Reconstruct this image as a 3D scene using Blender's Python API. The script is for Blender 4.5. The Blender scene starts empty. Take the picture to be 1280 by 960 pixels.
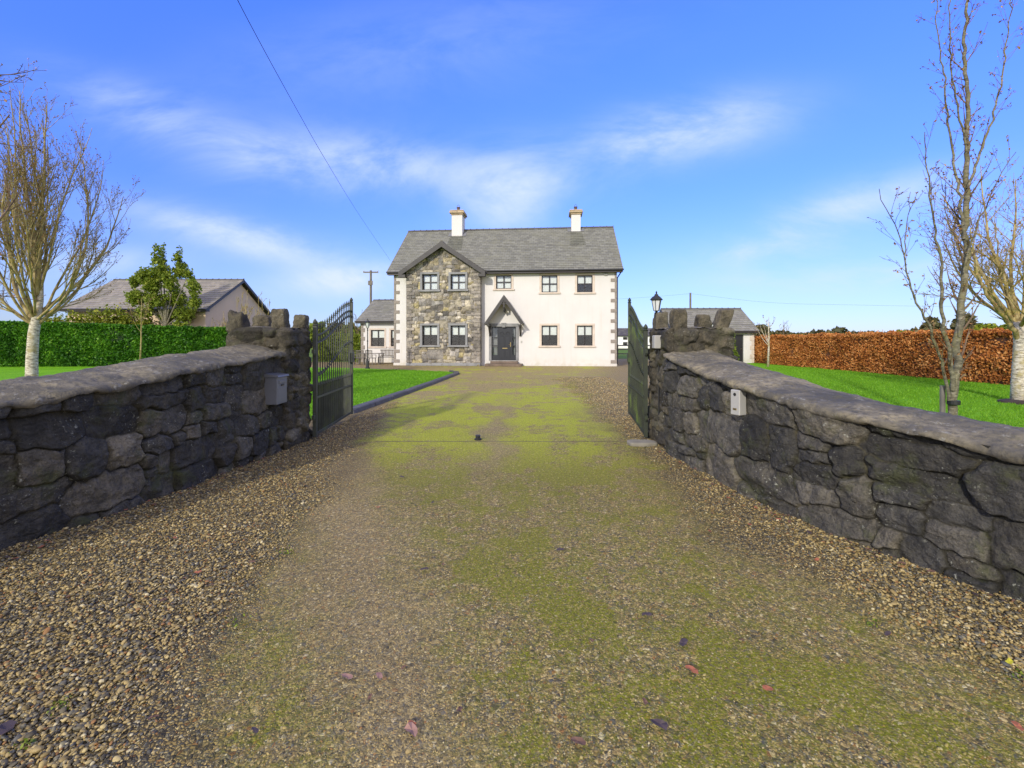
import bpy, math, random
import numpy as np
from mathutils import Matrix, Vector
random.seed(7)
rng = np.random.default_rng(7)
sc = bpy.context.scene
C = sc.collection
PI = math.pi
R = math.radians

# ------------------------------------------------------------------ camera, world, sun, exposure
F = 569.0; HOR = 427.0; CH = 1.5
cam = bpy.data.objects.new('camera', bpy.data.cameras.new('camera'))
C.objects.link(cam); sc.camera = cam
cam.location = (0, 0, CH); cam.rotation_euler = (R(90), 0, 0)
cam.data.sensor_width = 36; cam.data.lens = F/1280*36
cam.data.shift_y = -(480-HOR)/1280
cam.data.clip_start = 0.05; cam.data.clip_end = 3000

SUN_AZ = R(27); SUN_EL = R(25)          # sun behind the camera, to the left
sd = Vector((-math.sin(SUN_AZ)*math.cos(SUN_EL), -math.cos(SUN_AZ)*math.cos(SUN_EL), math.sin(SUN_EL)))
sl = bpy.data.lights.new('sun', 'SUN'); sun = bpy.data.objects.new('sun', sl); C.objects.link(sun)
sl.energy = 2.5; sl.angle = R(2.2); sl.color = (1.0, 0.93, 0.80)
sun.rotation_euler = sd.to_track_quat('Z', 'Y').to_euler(); sun.location = sd*50
sc.view_settings.view_transform = 'Standard'; sc.view_settings.look = 'None'
sc.view_settings.gamma = 1; sc.view_settings.exposure = 0.50
sc.cycles.max_bounces = 5; sc.cycles.diffuse_bounces = 2; sc.cycles.glossy_bounces = 2; sc.cycles.transmission_bounces = 3

class NT:
    """tiny helper to write node graphs"""
    def __init__(s, tree): s.t = tree; s.n = tree.nodes; s.l = tree.links
    def node(s, typ, **kw):
        n = s.n.new(typ)
        for k, v in kw.items(): setattr(n, k, v)
        return n
    def put(s, sock, v):
        if hasattr(v, 'is_linked') or isinstance(v, bpy.types.NodeSocket): s.l.new(v, sock)
        elif v is not None:
            if isinstance(v, (tuple, list)) and sock.type == 'RGBA' and len(v) == 3: v = (*v, 1)
            sock.default_value = v
    def math(s, op, a, b=None, c=None, clamp=False):
        n = s.node('ShaderNodeMath', operation=op); n.use_clamp = clamp
        for i, v in enumerate((a, b, c)):
            if v is not None: s.put(n.inputs[i], v)
        return n.outputs[0]
    def mix(s, f, a, b, mode='MIX'):
        n = s.node('ShaderNodeMix', data_type='RGBA', blend_type=mode)
        s.put(n.inputs[0], f); s.put(n.inputs[6], a); s.put(n.inputs[7], b)
        return n.outputs[2]
    def ramp(s, f, stops, interp='LINEAR'):
        n = s.node('ShaderNodeValToRGB'); cr = n.color_ramp; cr.interpolation = interp
        while len(cr.elements) < len(stops): cr.elements.new(0.5)
        for e, (p, c) in zip(cr.elements, stops):
            e.position = p; e.color = (*c, 1) if not isinstance(c, (int, float)) else (c, c, c, 1)
        s.put(n.inputs[0], f); return n.outputs[0]
    def noise(s, vec, scale, detail=4, rough=0.55, dist=0.0):
        n = s.node('ShaderNodeTexNoise'); s.put(n.inputs['Vector'], vec)
        n.inputs['Scale'].default_value = scale; n.inputs['Detail'].default_value = detail
        n.inputs['Roughness'].default_value = rough; n.inputs['Distortion'].default_value = dist
        return n.outputs[0]
    def voro(s, vec, scale, feature='F1', out='Distance', rnd=1.0):
        n = s.node('ShaderNodeTexVoronoi', feature=feature); s.put(n.inputs['Vector'], vec)
        n.inputs['Scale'].default_value = scale; n.inputs['Randomness'].default_value = rnd
        return n.outputs[out]
    def comb(s, x, y, z):
        n = s.node('ShaderNodeCombineXYZ')
        for i, v in enumerate((x, y, z)): s.put(n.inputs[i], v)
        return n.outputs[0]
    def sep(s, v):
        n = s.node('ShaderNodeSeparateXYZ'); s.put(n.inputs[0], v); return n.outputs
    def maprange(s, v, a, b, c=0.0, d=1.0, smooth=True):
        n = s.node('ShaderNodeMapRange'); n.interpolation_type = 'SMOOTHSTEP' if smooth else 'LINEAR'
        s.put(n.inputs[0], v)
        for i, q in enumerate((a, b, c, d)): s.put(n.inputs[i+1], q)
        return n.outputs[0]

w = bpy.data.worlds.new('World'); sc.world = w; w.use_nodes = True
T = NT(w.node_tree); T.n.clear()
sky = T.node('ShaderNodeTexSky', sky_type='NISHITA'); sky.sun_disc = False
sky.sun_elevation = SUN_EL; sky.sun_rotation = PI + SUN_AZ
sky.air_density = 1.0; sky.dust_density = 0.2; sky.ozone_density = 1.8; sky.altitude = 0
tc = T.node('ShaderNodeTexCoord')
dx, dy, dz = T.sep(tc.outputs['Generated'])
ys = T.math('MAXIMUM', dy, 0.05)
A = T.math('DIVIDE', dx, ys); B = T.math('DIVIDE', dz, ys)
vec = T.comb(A, T.math('MULTIPLY', B, 2.2), 0.0)
AB = T.comb(A, B, 0.0)
nz = T.noise(vec, 2.4, 6, 0.62, 0.4)
cl = None
def pa(px): return (px-640)/F
def pb(py): return (HOR-py)/F
# wisps: centre px, py, half length, half width, tilt, strength
for px, py, ra, rb, tilt, st in ((450,205,190,34,-5,.62), (635,245,60,50,35,.66), (855,165,120,34,12,.72), (720,205,120,30,20,.25),
        (300,295,120,22,-14,.80), (190,145,150,30,-20,.42), (1030,270,130,28,18,.48), (440,350,90,20,4,.75), (1080,345,160,20,2,.6), (1120,240,110,20,14,.2), (960,310,90,16,5,.45), (90,330,120,18,3,.4),
        (520,60,260,60,10,.14)):
    mp = T.node('ShaderNodeMapping', vector_type='TEXTURE'); T.l.new(AB, mp.inputs['Vector'])
    mp.inputs['Location'].default_value = (pa(px), pb(py), 0); mp.inputs['Rotation'].default_value = (0, 0, R(tilt)); mp.inputs['Scale'].default_value = (ra/F, rb/F, 1)
    dt = T.node('ShaderNodeVectorMath', operation='DOT_PRODUCT'); T.l.new(mp.outputs[0], dt.inputs[0]); T.l.new(mp.outputs[0], dt.inputs[1])
    g = T.math('POWER', 1/math.e, dt.outputs['Value'])
    cl = T.math('MULTIPLY', g, st) if cl is None else T.math('MULTIPLY_ADD', g, st, cl)
tex = T.maprange(nz, 0.32, 0.68, 0.15, 1.35)
cl = T.math('MULTIPLY', cl, tex)
low = T.maprange(dz, 0.0, 0.30, 0.25, 0.0)
cl = T.math('ADD', cl, low, clamp=True)
# added bright cloud, unseen behind the camera and overhead, for neutral fill light
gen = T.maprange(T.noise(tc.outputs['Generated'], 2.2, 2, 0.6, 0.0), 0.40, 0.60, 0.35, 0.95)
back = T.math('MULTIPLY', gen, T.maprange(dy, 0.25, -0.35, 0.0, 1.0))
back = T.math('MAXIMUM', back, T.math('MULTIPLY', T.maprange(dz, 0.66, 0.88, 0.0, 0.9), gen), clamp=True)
gain = T.maprange(dz, 0.0, 0.55, 0.0, 1.0, False)
tint = T.mix(gain, (.36, .43, .76, 1), (.52, .82, 2.15, 1))
base = T.mix(1.0, sky.outputs[0], tint, 'MULTIPLY')
col = T.mix(T.math('MINIMUM', cl, 1.0), base, (3.5, 4.1, 5.2, 1))
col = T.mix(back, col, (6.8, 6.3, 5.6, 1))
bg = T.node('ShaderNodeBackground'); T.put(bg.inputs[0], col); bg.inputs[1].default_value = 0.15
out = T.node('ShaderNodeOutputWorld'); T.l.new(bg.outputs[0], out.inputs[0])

# ------------------------------------------------------------------ numpy noise
def _h(ix, iy, iz, s):
    with np.errstate(over='ignore'):
        n = (ix.astype(np.int64)*374761393 + iy.astype(np.int64)*668265263 + iz.astype(np.int64)*2147483647 + s*1274126177) & 0xffffffff
        n = ((n ^ (n >> 13))*1274126177) & 0xffffffff
        n = ((n ^ (n >> 16))*2246822519) & 0xffffffff
    return ((n ^ (n >> 15)) & 0xffffff)/float(0xffffff)
def vn(x, y, z=0.0, s=0):
    x, y, z = np.broadcast_arrays(np.asarray(x, float), np.asarray(y, float), np.asarray(z, float))
    ix, iy, iz = np.floor(x), np.floor(y), np.floor(z)
    fx, fy, fz = x-ix, y-iy, z-iz
    fx = fx*fx*(3-2*fx); fy = fy*fy*(3-2*fy); fz = fz*fz*(3-2*fz)
    r = 0
    for a in (0, 1):
        for b in (0, 1):
            for c in (0, 1):
                r = r + _h(ix+a, iy+b, iz+c, s)*(fx if a else 1-fx)*(fy if b else 1-fy)*(fz if c else 1-fz)
    return r*2-1
def fbm(x, y, z=0.0, s=0, o=4, g=0.5):
    r = 0; a = 1; f = 1
    for k in range(o):
        r = r + a*vn(x*f, y*f, z*f if not np.isscalar(z) else z*f, s+k*17); a *= g; f *= 2.03
    return r

# ------------------------------------------------------------------ object helpers
WM = {}
def thing(name, label, cat, loc=(0,0,0), rotz=0.0, group=None):
    o = bpy.data.objects.new(name, None); C.objects.link(o)
    o.location = loc; o.rotation_euler = (0,0,rotz); o.empty_display_size = 0.2
    o['label'] = label; o['category'] = cat
    if group: o['group'] = group
    WM[o.name] = Matrix.Translation(loc) @ Matrix.Rotation(rotz, 4, 'Z')
    return o
def tag(o, label, cat, group=None):
    o['label'] = label; o['category'] = cat
    if group: o['group'] = group
    return o
def link(name, me, mat, parent=None, smooth=False):
    o = bpy.data.objects.new(name, me); C.objects.link(o)
    if mat is not None: me.materials.append(mat)
    if parent is not None:
        o.parent = parent; WM[o.name] = WM.get(parent.name, Matrix())
    else: WM[o.name] = Matrix()
    if smooth: me.polygons.foreach_set('use_smooth', np.ones(len(me.polygons), bool))
    return o
class MB:
    def __init__(s): s.v = []; s.f = []; s.c = []
    def add(s, vs, fs, col=None):
        k = len(s.v); s.v += [tuple(q) for q in vs]; s.f += [tuple(i+k for i in f) for f in fs]
        if col is not None: s.c += [col]*len(vs)
        return s
    def box(s, x0, x1, y0, y1, z0, z1, col=None):
        v = [(x0,y0,z0),(x1,y0,z0),(x1,y1,z0),(x0,y1,z0),(x0,y0,z1),(x1,y0,z1),(x1,y1,z1),(x0,y1,z1)]
        return s.add(v, [(0,3,2,1),(4,5,6,7),(0,1,5,4),(1,2,6,5),(2,3,7,6),(3,0,4,7)], col)
    def bbox(s, x0, x1, y0, y1, z0, z1, b=0.01, col=None):   # chamfered box
        xs = (x0,x1); ys = (y0,y1); zs = (z0,z1); v = []; idx = {}
        for i in (0,1):
            for j in (0,1):
                for k in (0,1):
                    cx, cy, cz = xs[i], ys[j], zs[k]; sx, sy, sz = (1,-1)[i]*b, (1,-1)[j]*b, (1,-1)[k]*b
                    idx[i,j,k] = len(v); v += [(cx,cy+sy,cz+sz),(cx+sx,cy,cz+sz),(cx+sx,cy+sy,cz)]
        f = []
        def q(a,b_,c,d): f.append((a,b_,c,d))
        for i in (0,1): q(*[idx[i,j,k] for j,k in ((0,0),(1,0),(1,1),(0,1))])
        for j in (0,1): q(*[idx[i,j,k]+1 for i,k in ((0,0),(1,0),(1,1),(0,1))])
        for k in (0,1): q(*[idx[i,j,k]+2 for i,j in ((0,0),(1,0),(1,1),(0,1))])
        for j in (0,1):
            for k in (0,1): q(idx[0,j,k]+1, idx[1,j,k]+1, idx[1,j,k]+2, idx[0,j,k]+2)
        for i in (0,1):
            for k in (0,1): q(idx[i,0,k], idx[i,1,k], idx[i,1,k]+2, idx[i,0,k]+2)
        for i in (0,1):
            for j in (0,1): q(idx[i,j,0], idx[i,j,1], idx[i,j,1]+1, idx[i,j,0]+1)
        for i in (0,1):
            for j in (0,1):
                for k in (0,1): f.append((idx[i,j,k], idx[i,j,k]+1, idx[i,j,k]+2))
        return s.add(v, f, col)
    def prism(s, poly, y0, y1):       # polygon in x,z extruded along y
        n = len(poly); v = [(x,y0,z) for x,z in poly]+[(x,y1,z) for x,z in poly]
        f = [tuple(range(n)), tuple(range(2*n-1, n-1, -1))]+[(i,(i+1)%n,(i+1)%n+n,i+n) for i in range(n)]
        return s.add(v, f)
    def prismz(s, poly, z0, z1):
        n = len(poly); v = [(x,y,z0) for x,y in poly]+[(x,y,z1) for x,y in poly]
        f = [tuple(range(n)), tuple(range(2*n-1, n-1, -1))]+[(i,(i+1)%n,(i+1)%n+n,i+n) for i in range(n)]
        return s.add(v, f)
    def bar(s, a, b, w, d=None, up=(0,0,1)):
        d = w if d is None else d
        a, b = Vector(a), Vector(b); t = (b-a).normalized(); upv = Vector(up)
        if abs(t.dot(upv)) > 0.95: upv = Vector((0,1,0))
        x = t.cross(upv).normalized()*w/2; y = x.cross(t).normalized()*d/2
        v = [p+q for p in (a,b) for q in (-x-y, x-y, x+y, -x+y)]
        return s.add(v, [(0,1,2,3),(7,6,5,4),(0,4,5,1),(1,5,6,2),(2,6,7,3),(3,7,4,0)])
    def tube(s, pts, rad, n=6, cap=True):
        pts = [Vector(p) for p in pts]; m = len(pts)
        if isinstance(rad, (int, float)): rad = [rad]*m
        k = len(s.v); ref = Vector((0.3,0.9,0.1)).normalized()
        for i, p in enumerate(pts):
            t = (pts[min(i+1,m-1)]-pts[max(i-1,0)])
            t = t.normalized() if t.length > 1e-9 else Vector((0,0,1))
            x = t.cross(ref)
            if x.length < 0.05: x = t.cross(Vector((1,0,0)))
            x.normalize(); y = t.cross(x)
            for j in range(n):
                a = 2*PI*j/n; s.v.append(tuple(p + x*math.cos(a)*rad[i] + y*math.sin(a)*rad[i]))
        for i in range(m-1):
            for j in range(n):
                s.f.append((k+i*n+j, k+i*n+(j+1)%n, k+(i+1)*n+(j+1)%n, k+(i+1)*n+j))
        if cap: s.f.append(tuple(range(k+n-1, k-1, -1))); s.f.append(tuple(range(k+(m-1)*n, k+m*n)))
        return s
    def lathe(s, prof, cx=0, cy=0, n=12):
        k = len(s.v)
        for r, z in prof:
            for j in range(n):
                a = 2*PI*j/n; s.v.append((cx+r*math.cos(a), cy+r*math.sin(a), z))
        for i in range(len(prof)-1):
            for j in range(n):
                s.f.append((k+i*n+j, k+i*n+(j+1)%n, k+(i+1)*n+(j+1)%n, k+(i+1)*n+j))
        s.f.append(tuple(range(k+n-1, k-1, -1))); s.f.append(tuple(range(k+(len(prof)-1)*n, k+len(prof)*n)))
        return s
    def build(s, name, mat, parent=None, smooth=False, world=False):
        vs = s.v
        if world and parent is not None:
            inv = WM[parent.name].inverted(); vs = [tuple(inv @ Vector(q)) for q in vs]
        me = bpy.data.meshes.new(name); me.from_pydata(vs, [], s.f); me.update()
        if s.c and len(s.c) == len(vs):
            at = me.attributes.new('tint', 'FLOAT_COLOR', 'POINT')
            at.data.foreach_set('color', np.array([(*c, 1) for c in s.c], dtype=np.float32).ravel())
        return link(name, me, mat, parent, smooth)
def npmesh(name, V, Fq, mat, parent=None, tint=None, smooth=True, world=True):
    V = np.asarray(V, np.float64)
    if world and parent is not None:
        inv = np.array(WM[parent.name].inverted()); V = V @ inv[:3,:3].T + inv[:3,3]
    Fq = np.asarray(Fq, np.int32); n = Fq.shape[1]
    me = bpy.data.meshes.new(name)
    me.vertices.add(len(V)); me.vertices.foreach_set('co', V.astype(np.float32).ravel())
    me.loops.add(Fq.size); me.loops.foreach_set('vertex_index', Fq.ravel())
    me.polygons.add(len(Fq)); me.polygons.foreach_set('loop_start', np.arange(0, Fq.size, n, dtype=np.int32))
    me.polygons.foreach_set('loop_total', np.full(len(Fq), n, np.int32))
    me.update(calc_edges=True)
    if tint is not None:
        at = me.attributes.new('tint', 'FLOAT_COLOR', 'POINT')
        t4 = np.ones((len(V), 4), np.float32); t4[:, :3] = tint
        at.data.foreach_set('color', t4.ravel())
    return link(name, me, mat, parent, smooth)
def gridf(ni, nj, off=0, keep=None):
    i, j = np.meshgrid(np.arange(ni-1), np.arange(nj-1), indexing='ij')
    a = i*nj+j; f = np.stack([a, a+nj, a+nj+1, a+1], -1).reshape(-1, 4)+off
    if keep is not None: f = f[keep.ravel()]
    return f
def W(px, py, Z): return Vector(((px-640)*Z/F, Z, CH-(py-HOR)*Z/F))
def G(px, py): Z = F*CH/(py-HOR); return ((px-640)*Z/F, Z)

# ------------------------------------------------------------------ materials
def mat(name, fn, **kw):
    m = bpy.data.materials.new(name); m.use_nodes = True; t = NT(m.node_tree)
    b = t.n['Principled BSDF']; fn(t, b, **kw); return m
def pos(t): return t.node('ShaderNodeNewGeometry').outputs['Position']
def objc(t): return t.node('ShaderNodeTexCoord').outputs['Object']
def bump(t, b, h, strength=0.5, dist=0.01):
    n = t.node('ShaderNodeBump'); n.inputs['Strength'].default_value = strength; n.inputs['Distance'].default_value = dist
    t.put(n.inputs['Height'], h); t.l.new(n.outputs[0], b.inputs['Normal']); return n
def attr(t, name, typ='GEOMETRY'):
    n = t.node('ShaderNodeAttribute', attribute_name=name, attribute_type=typ); return n
def simple(name, c, rough=0.6, metal=0.0, var=0.12, scale=3.0, bmp=0.0, bscale=60, spec=0.5, stain=None):
    def fn(t, b):
        p = objc(t); n = t.noise(p, scale, 5, 0.6)
        lo = tuple(x*(1-var) for x in c); hi = tuple(min(1, x*(1+var)) for x in c)
        colr = t.ramp(n, [(0.3, lo), (0.7, hi)])
        if stain: colr = t.mix(t.maprange(t.noise(p, stain[1], 6, 0.65), 0.5, 0.72, 0, stain[2]), colr, stain[0])
        t.put(b.inputs['Base Color'], colr); b.inputs['Roughness'].default_value = rough
        b.inputs['Metallic'].default_value = metal; b.inputs['Specular IOR Level'].default_value = spec
        if bmp: bump(t, b, t.noise(p, bscale, 4, 0.6), bmp, 0.004)
    return mat(name, fn)
def m_stone(name, bscale=28, lichen=0.25, moss=0.0, bd=0.012, spec=0.35):
    def fn(t, b):
        p = pos(t); tn = attr(t, 'tint').outputs['Color']
        n1 = t.noise(p, bscale*0.35, 6, 0.65, 0.4); n2 = t.noise(p, bscale*2.2, 5, 0.7)
        st = t.node('ShaderNodeMapping'); st.inputs['Scale'].default_value = (1, 1, 4.0); st.inputs['Rotation'].default_value = (0.3, 0.5, 0.2)
        t.l.new(p, st.inputs['Vector']); n3 = t.noise(st.outputs[0], bscale*0.5, 5, 0.6, 0.6)
        c = t.mix(t.maprange(n1, 0.3, 0.7, 0, 1), t.mix(1.0, tn, (.55,.56,.60,1), 'MULTIPLY'), t.mix(1.0, tn, (1.45,1.42,1.36,1), 'MULTIPLY'))
        c = t.mix(t.maprange(n3, 0.58, 0.72, 0, 0.25), c, t.mix(1.0, tn, (1.7,1.6,1.5,1), 'MULTIPLY'))
        c = t.mix(t.maprange(n2, 0.47, 0.66, 0, 0.75), c, t.mix(1.0, tn, (.40,.40,.42,1), 'MULTIPLY'))
        sp = t.noise(p, bscale*5.5, 3, 0.7); c = t.mix(t.maprange(sp, 0.58, 0.68, 0, 0.6), c, t.mix(1.0, tn, (2.3,2.2,2.0,1), 'MULTIPLY'))
        sv = t.node('ShaderNodeMapping'); sv.inputs['Scale'].default_value = (5, 5, .7); t.l.new(p, sv.inputs['Vector'])
        c = t.mix(t.maprange(t.noise(sv.outputs[0], 3.2, 5, .7), .52, .70, 0, .5), c, t.mix(1.0, tn, (1.75,1.65,1.5,1), 'MULTIPLY'))
        li = t.math('MULTIPLY', t.maprange(t.noise(p, 38, 5, 0.65), 0.60, 0.66, 0, 1), t.maprange(t.noise(p, 4, 3, 0.5), 0.45, 0.62, 0, lichen))
        c = t.mix(li, c, (.34,.34,.27,1))
        if moss:
            mm = t.maprange(t.noise(p, 3.0, 5, 0.7), 0.52, 0.68, 0, moss); c = t.mix(mm, c, (.075,.085,.022,1))
        t.put(b.inputs['Base Color'], c); b.inputs['Roughness'].default_value = 0.82
        b.inputs['Specular IOR Level'].default_value = spec
        h = t.math('ADD', t.math('MULTIPLY', n3, 0.35), t.math('ADD', t.math('MULTIPLY', n1, 1.0), t.math('MULTIPLY', n2, 0.7)))
        bump(t, b, h, 1.0, bd*1.6)
    return mat(name, fn)
M_dark = m_stone('dark_rubble_stone', 22, 0.9, 0.55, 0.022)
M_pier = m_stone('weathered_pier_stone', 26, 0.7, 0.35, 0.02)
M_hstone = m_stone('buff_facade_stone', 8, 0.2, 0.0, 0.015)
def _cope(t, b):
    p = pos(t); n1 = t.noise(p, 2.2, 6, 0.65, 0.6); n2 = t.noise(p, 22, 6, 0.7); n3 = t.noise(p, 90, 3, 0.6)
    c = t.ramp(n1, [(0.34, (.072,.066,.052)), (0.50, (.145,.126,.085)), (0.66, (.29,.245,.150))])
    c = t.mix(t.maprange(n2, 0.42, 0.68, 0.0, 0.75), c, (.052,.048,.042,1))
    c = t.mix(t.maprange(t.noise(p, 13, 5, 0.7), 0.58, 0.66, 0, 0.6), c, (.30,.29,.25,1))
    c = t.mix(t.maprange(t.noise(p, 6, 5, 0.7), 0.60, 0.75, 0, 0.5), c, (.11,.115,.035,1))
    t.put(b.inputs['Base Color'], c); b.inputs['Roughness'].default_value = 0.9
    bump(t, b, t.math('ADD', t.math('MULTIPLY', n2, 1.0), t.math('MULTIPLY', n3, 0.3)), 0.9, 0.02)
M_cope = mat('weathered_coping', _cope)

# moss mask shared by the drive surface and its loose pebbles (world position)
mg = bpy.data.node_groups.new('moss_mask', 'ShaderNodeTree')
mg.interface.new_socket('Vector', in_out='INPUT', socket_type='NodeSocketVector')
mg.interface.new_socket('Moss', in_out='OUTPUT', socket_type='NodeSocketFloat')
mg.interface.new_socket('Bare', in_out='OUTPUT', socket_type='NodeSocketFloat')
mg.interface.new_socket('Loose', in_out='OUTPUT', socket_type='NodeSocketFloat')
t = NT(mg); gi = t.node('NodeGroupInput'); go = t.node('NodeGroupOutput')
P = gi.outputs[0]; X, Y, Z_ = t.sep(P)
wob = t.math('MULTIPLY', t.math('SUBTRACT', t.noise(P, 0.9, 4, 0.6), 0.5), 1.5)
wob2 = t.math('MULTIPLY', t.math('SUBTRACT', t.noise(P, 5.0, 4, 0.7), 0.5), 0.5)
Xw = t.math('ADD', X, t.math('ADD', wob, wob2))
le = t.math('ADD', t.math('MULTIPLY', t.math('SUBTRACT', Y, 1.9), -0.17), -1.40)      # left edge of the packed strip
Lm = t.maprange(t.math('SUBTRACT', Xw, le), -0.15, 0.35, 0, 1)
re_ = t.math('ADD', 1.75, t.math('ADD', t.math('MULTIPLY', t.maprange(Y, 1.6, 3.2, 1, 0, False), 0.9), t.maprange(Y, 9.0, 26.0, 0, 4.5, False)))
Rm = t.maprange(t.math('SUBTRACT', re_, Xw), -0.2, t.maprange(Y, 6, 20, 0.4, 2.0, False), 0, 1)
packed = t.math('MULTIPLY', Lm, Rm)
far_in = t.maprange(Y, 12.0, 24.0, 1.0, 0.35)
packed = t.math('MULTIPLY', packed, 1.0)
def strip(xc, slope, y0, wdt, x):
    d = t.math('SUBTRACT', x, t.math('ADD', xc, t.math('MULTIPLY', t.math('SUBTRACT', Y, y0), slope)))
    q = t.math('DIVIDE', d, wdt); return t.math('EXPONENT', t.math('MULTIPLY', t.math('MULTIPLY', q, q), -1.0))
s1 = t.math('MULTIPLY', strip(-0.42, -0.42, 1.6, 0.42, Xw), t.maprange(Y, 5.2, 7.0, 1, 0))
s2 = t.math('MULTIPLY', t.math('MULTIPLY', strip(-0.30, 0.02, 6.0, 0.26, Xw), t.maprange(Y, 4.5, 6.0, 0, .9)), t.maprange(Y, 9, 13, 1, 0.2))
s3 = t.math('MULTIPLY', strip(-1.25, 0.0, 6.0, 0.22, Xw), t.maprange(Y, 9.5, 12.0, 0, 1))
bare = t.math('MAXIMUM', t.math('MAXIMUM', s1, s2), t.math('MULTIPLY', s3, 0.6), clamp=True)
nm = t.noise(P, 2.3, 8, 0.80); nn = t.noise(P, 0.55, 4, 0.6)
mm = t.math('ADD', t.math('MULTIPLY', nm, 0.65), t.math('MULTIPLY', nn, 0.45))
band = t.math('MULTIPLY', t.maprange(Y, 3.2, 6.0, 0.0, 1.0), t.maprange(Y, 9.0, 20.0, 1.0, -0.6))
thr = t.math('SUBTRACT', 0.560, t.math('MULTIPLY', band, 0.048))
mo = t.maprange(t.math('SUBTRACT', mm, thr), -0.022, 0.030, 0, 1)
mo = t.math('MULTIPLY', mo, packed); mo = t.math('MULTIPLY', mo, t.math('SUBTRACT', 1.0, t.math('MULTIPLY', bare, 0.9)))
ol = t.math('MULTIPLY', t.math('MULTIPLY', packed, t.math('SUBTRACT', 1.0, bare)), t.maprange(t.noise(P, 8, 7, 0.85), 0.42, 0.60, 0.0, 0.85))
ot_ = t.math('MULTIPLY', ol, t.maprange(Y, 7.0, 12.0, 0.9, 0.25))
mo = t.math('MAXIMUM', mo, ot_)
t.l.new(mo, go.inputs[0]); t.l.new(bare, go.inputs[1]); t.l.new(t.math('SUBTRACT', 1.0, packed), go.inputs[2])

PEB = [(0.0, (0.071, 0.059, 0.035)), (0.12, (0.133, 0.112, 0.065)), (0.24, (0.256, 0.184, 0.065)), (0.38, (0.345, 0.256, 0.101)), (0.52, (0.177, 0.158, 0.101)), (0.62, (0.408, 0.301, 0.113)), (0.73, (0.102, 0.097, 0.081)), (0.8, (0.46, 0.36, 0.157)), (0.88, (0.266, 0.134, 0.044)), (0.925, (0.549, 0.467, 0.262)), (0.96, (0.212, 0.153, 0.053))]
def moss_nodes(t):
    g = t.node('ShaderNodeGroup'); g.node_tree = mg; t.l.new(pos(t), g.inputs[0]); return g.outputs
def _gravel(t, b):
    p = pos(t); moss, bare, loose = moss_nodes(t)
    vo = t.node('ShaderNodeTexVoronoi', feature='F1'); t.l.new(p, vo.inputs['Vector']); vo.inputs['Scale'].default_value = 62
    de = t.voro(p, 62, 'DISTANCE_TO_EDGE')
    cr = t.sep(vo.outputs['Color'])[0]
    c = t.ramp(cr, PEB, 'CONSTANT')
    vo2 = t.node('ShaderNodeTexVoronoi', feature='F1'); t.l.new(p, vo2.inputs['Vector']); vo2.inputs['Scale'].default_value = 130
    c2 = t.ramp(t.sep(vo2.outputs['Color'])[0], PEB, 'CONSTANT')
    big = t.noise(p, 1.3, 4, 0.6)
    soil = t.ramp(t.noise(p, 40, 4, 0.7), [(0.3, (.085,.068,.026)), (0.7, (.24,.18,.07))])
    packc = t.mix(t.maprange(t.sep(vo2.outputs['Color'])[1], 0.35, 0.45, 0, 1, False), soil, c2)
    packc = t.mix(t.maprange(t.sep(vo.outputs['Color'])[1], 0.70, 0.75, 0, 1, False), packc, c)
    crev = t.maprange(de, 0.0, 0.12, 0, 1)
    lo = t.mix(crev, (.045,.034,.017,1), c)
    col = t.mix(loose, packc, lo)
    tan = t.mix(t.noise(p, 70, 3, 0.7), (.22,.17,.085,1), (.38,.295,.155,1))
    col = t.mix(t.math('MULTIPLY', bare, 0.36), col, tan)
    col = t.mix(t.maprange(big, 0.3, 0.7, 0.0, 0.35), col, t.mix(1.0, col, (.60,.58,.52,1), 'MULTIPLY'))
    Yy = t.sep(p)[1]
    grain = t.maprange(t.noise(p, 34, 4, 0.9), 0.34, 0.66, 0.45, 1.55, False); grn = t.comb(grain, grain, grain)
    farc = t.mix(t.maprange(t.noise(p, 25, 5, 0.85), .38, .62, 0, 1), (.17,.125,.055,1), (.44,.335,.155,1))
    col = t.mix(t.maprange(Yy, 6.5, 14.0, 0, 0.8), col, farc)
    mcol = t.mix(t.noise(p, 45, 4, 0.75), (.060,.072,.002,1), (.255,.26,.005,1))
    mcol2 = t.mix(t.noise(p, 45, 4, 0.75), (.20,.25,.003,1), (.50,.54,.006,1))
    mcol = t.mix(t.maprange(Yy, 4.6, 7.0, 0, 1), mcol, mcol2)
    col = t.mix(t.math('MULTIPLY_ADD', loose, -0.5, 0.9), col, t.mix(1.0, col, grn, 'MULTIPLY'))
    fine = t.maprange(t.noise(p, 60, 3, 0.8), 0.36, 0.56, 0.05, 1.0)
    fine = t.math('MAXIMUM', fine, t.math('MULTIPLY', t.maprange(Yy, 6.0, 9.0, 0, 1), t.maprange(t.noise(p, 14, 7, 0.95), 0.43, 0.56, 0.0, 1.0)))
    col = t.mix(t.math('MULTIPLY', t.math('MULTIPLY', moss, fine), 0.95), col, t.mix(0.8, mcol, t.mix(1.0, mcol, grn, 'MULTIPLY')))
    t.put(b.inputs['Base Color'], col); b.inputs['Roughness'].default_value = 0.85; b.inputs['Specular IOR Level'].default_value = 0.3
    h = t.math('ADD', t.math('MULTIPLY', t.maprange(de, 0.0, 0.35, 0, 1), t.math('MULTIPLY_ADD', loose, 0.8, 0.25)), t.math('MULTIPLY', t.noise(p, 150, 3, 0.7), 0.5))
    bump(t, b, h, 0.9, 0.010)
M_gravel = mat('drive_gravel', _gravel)
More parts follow.
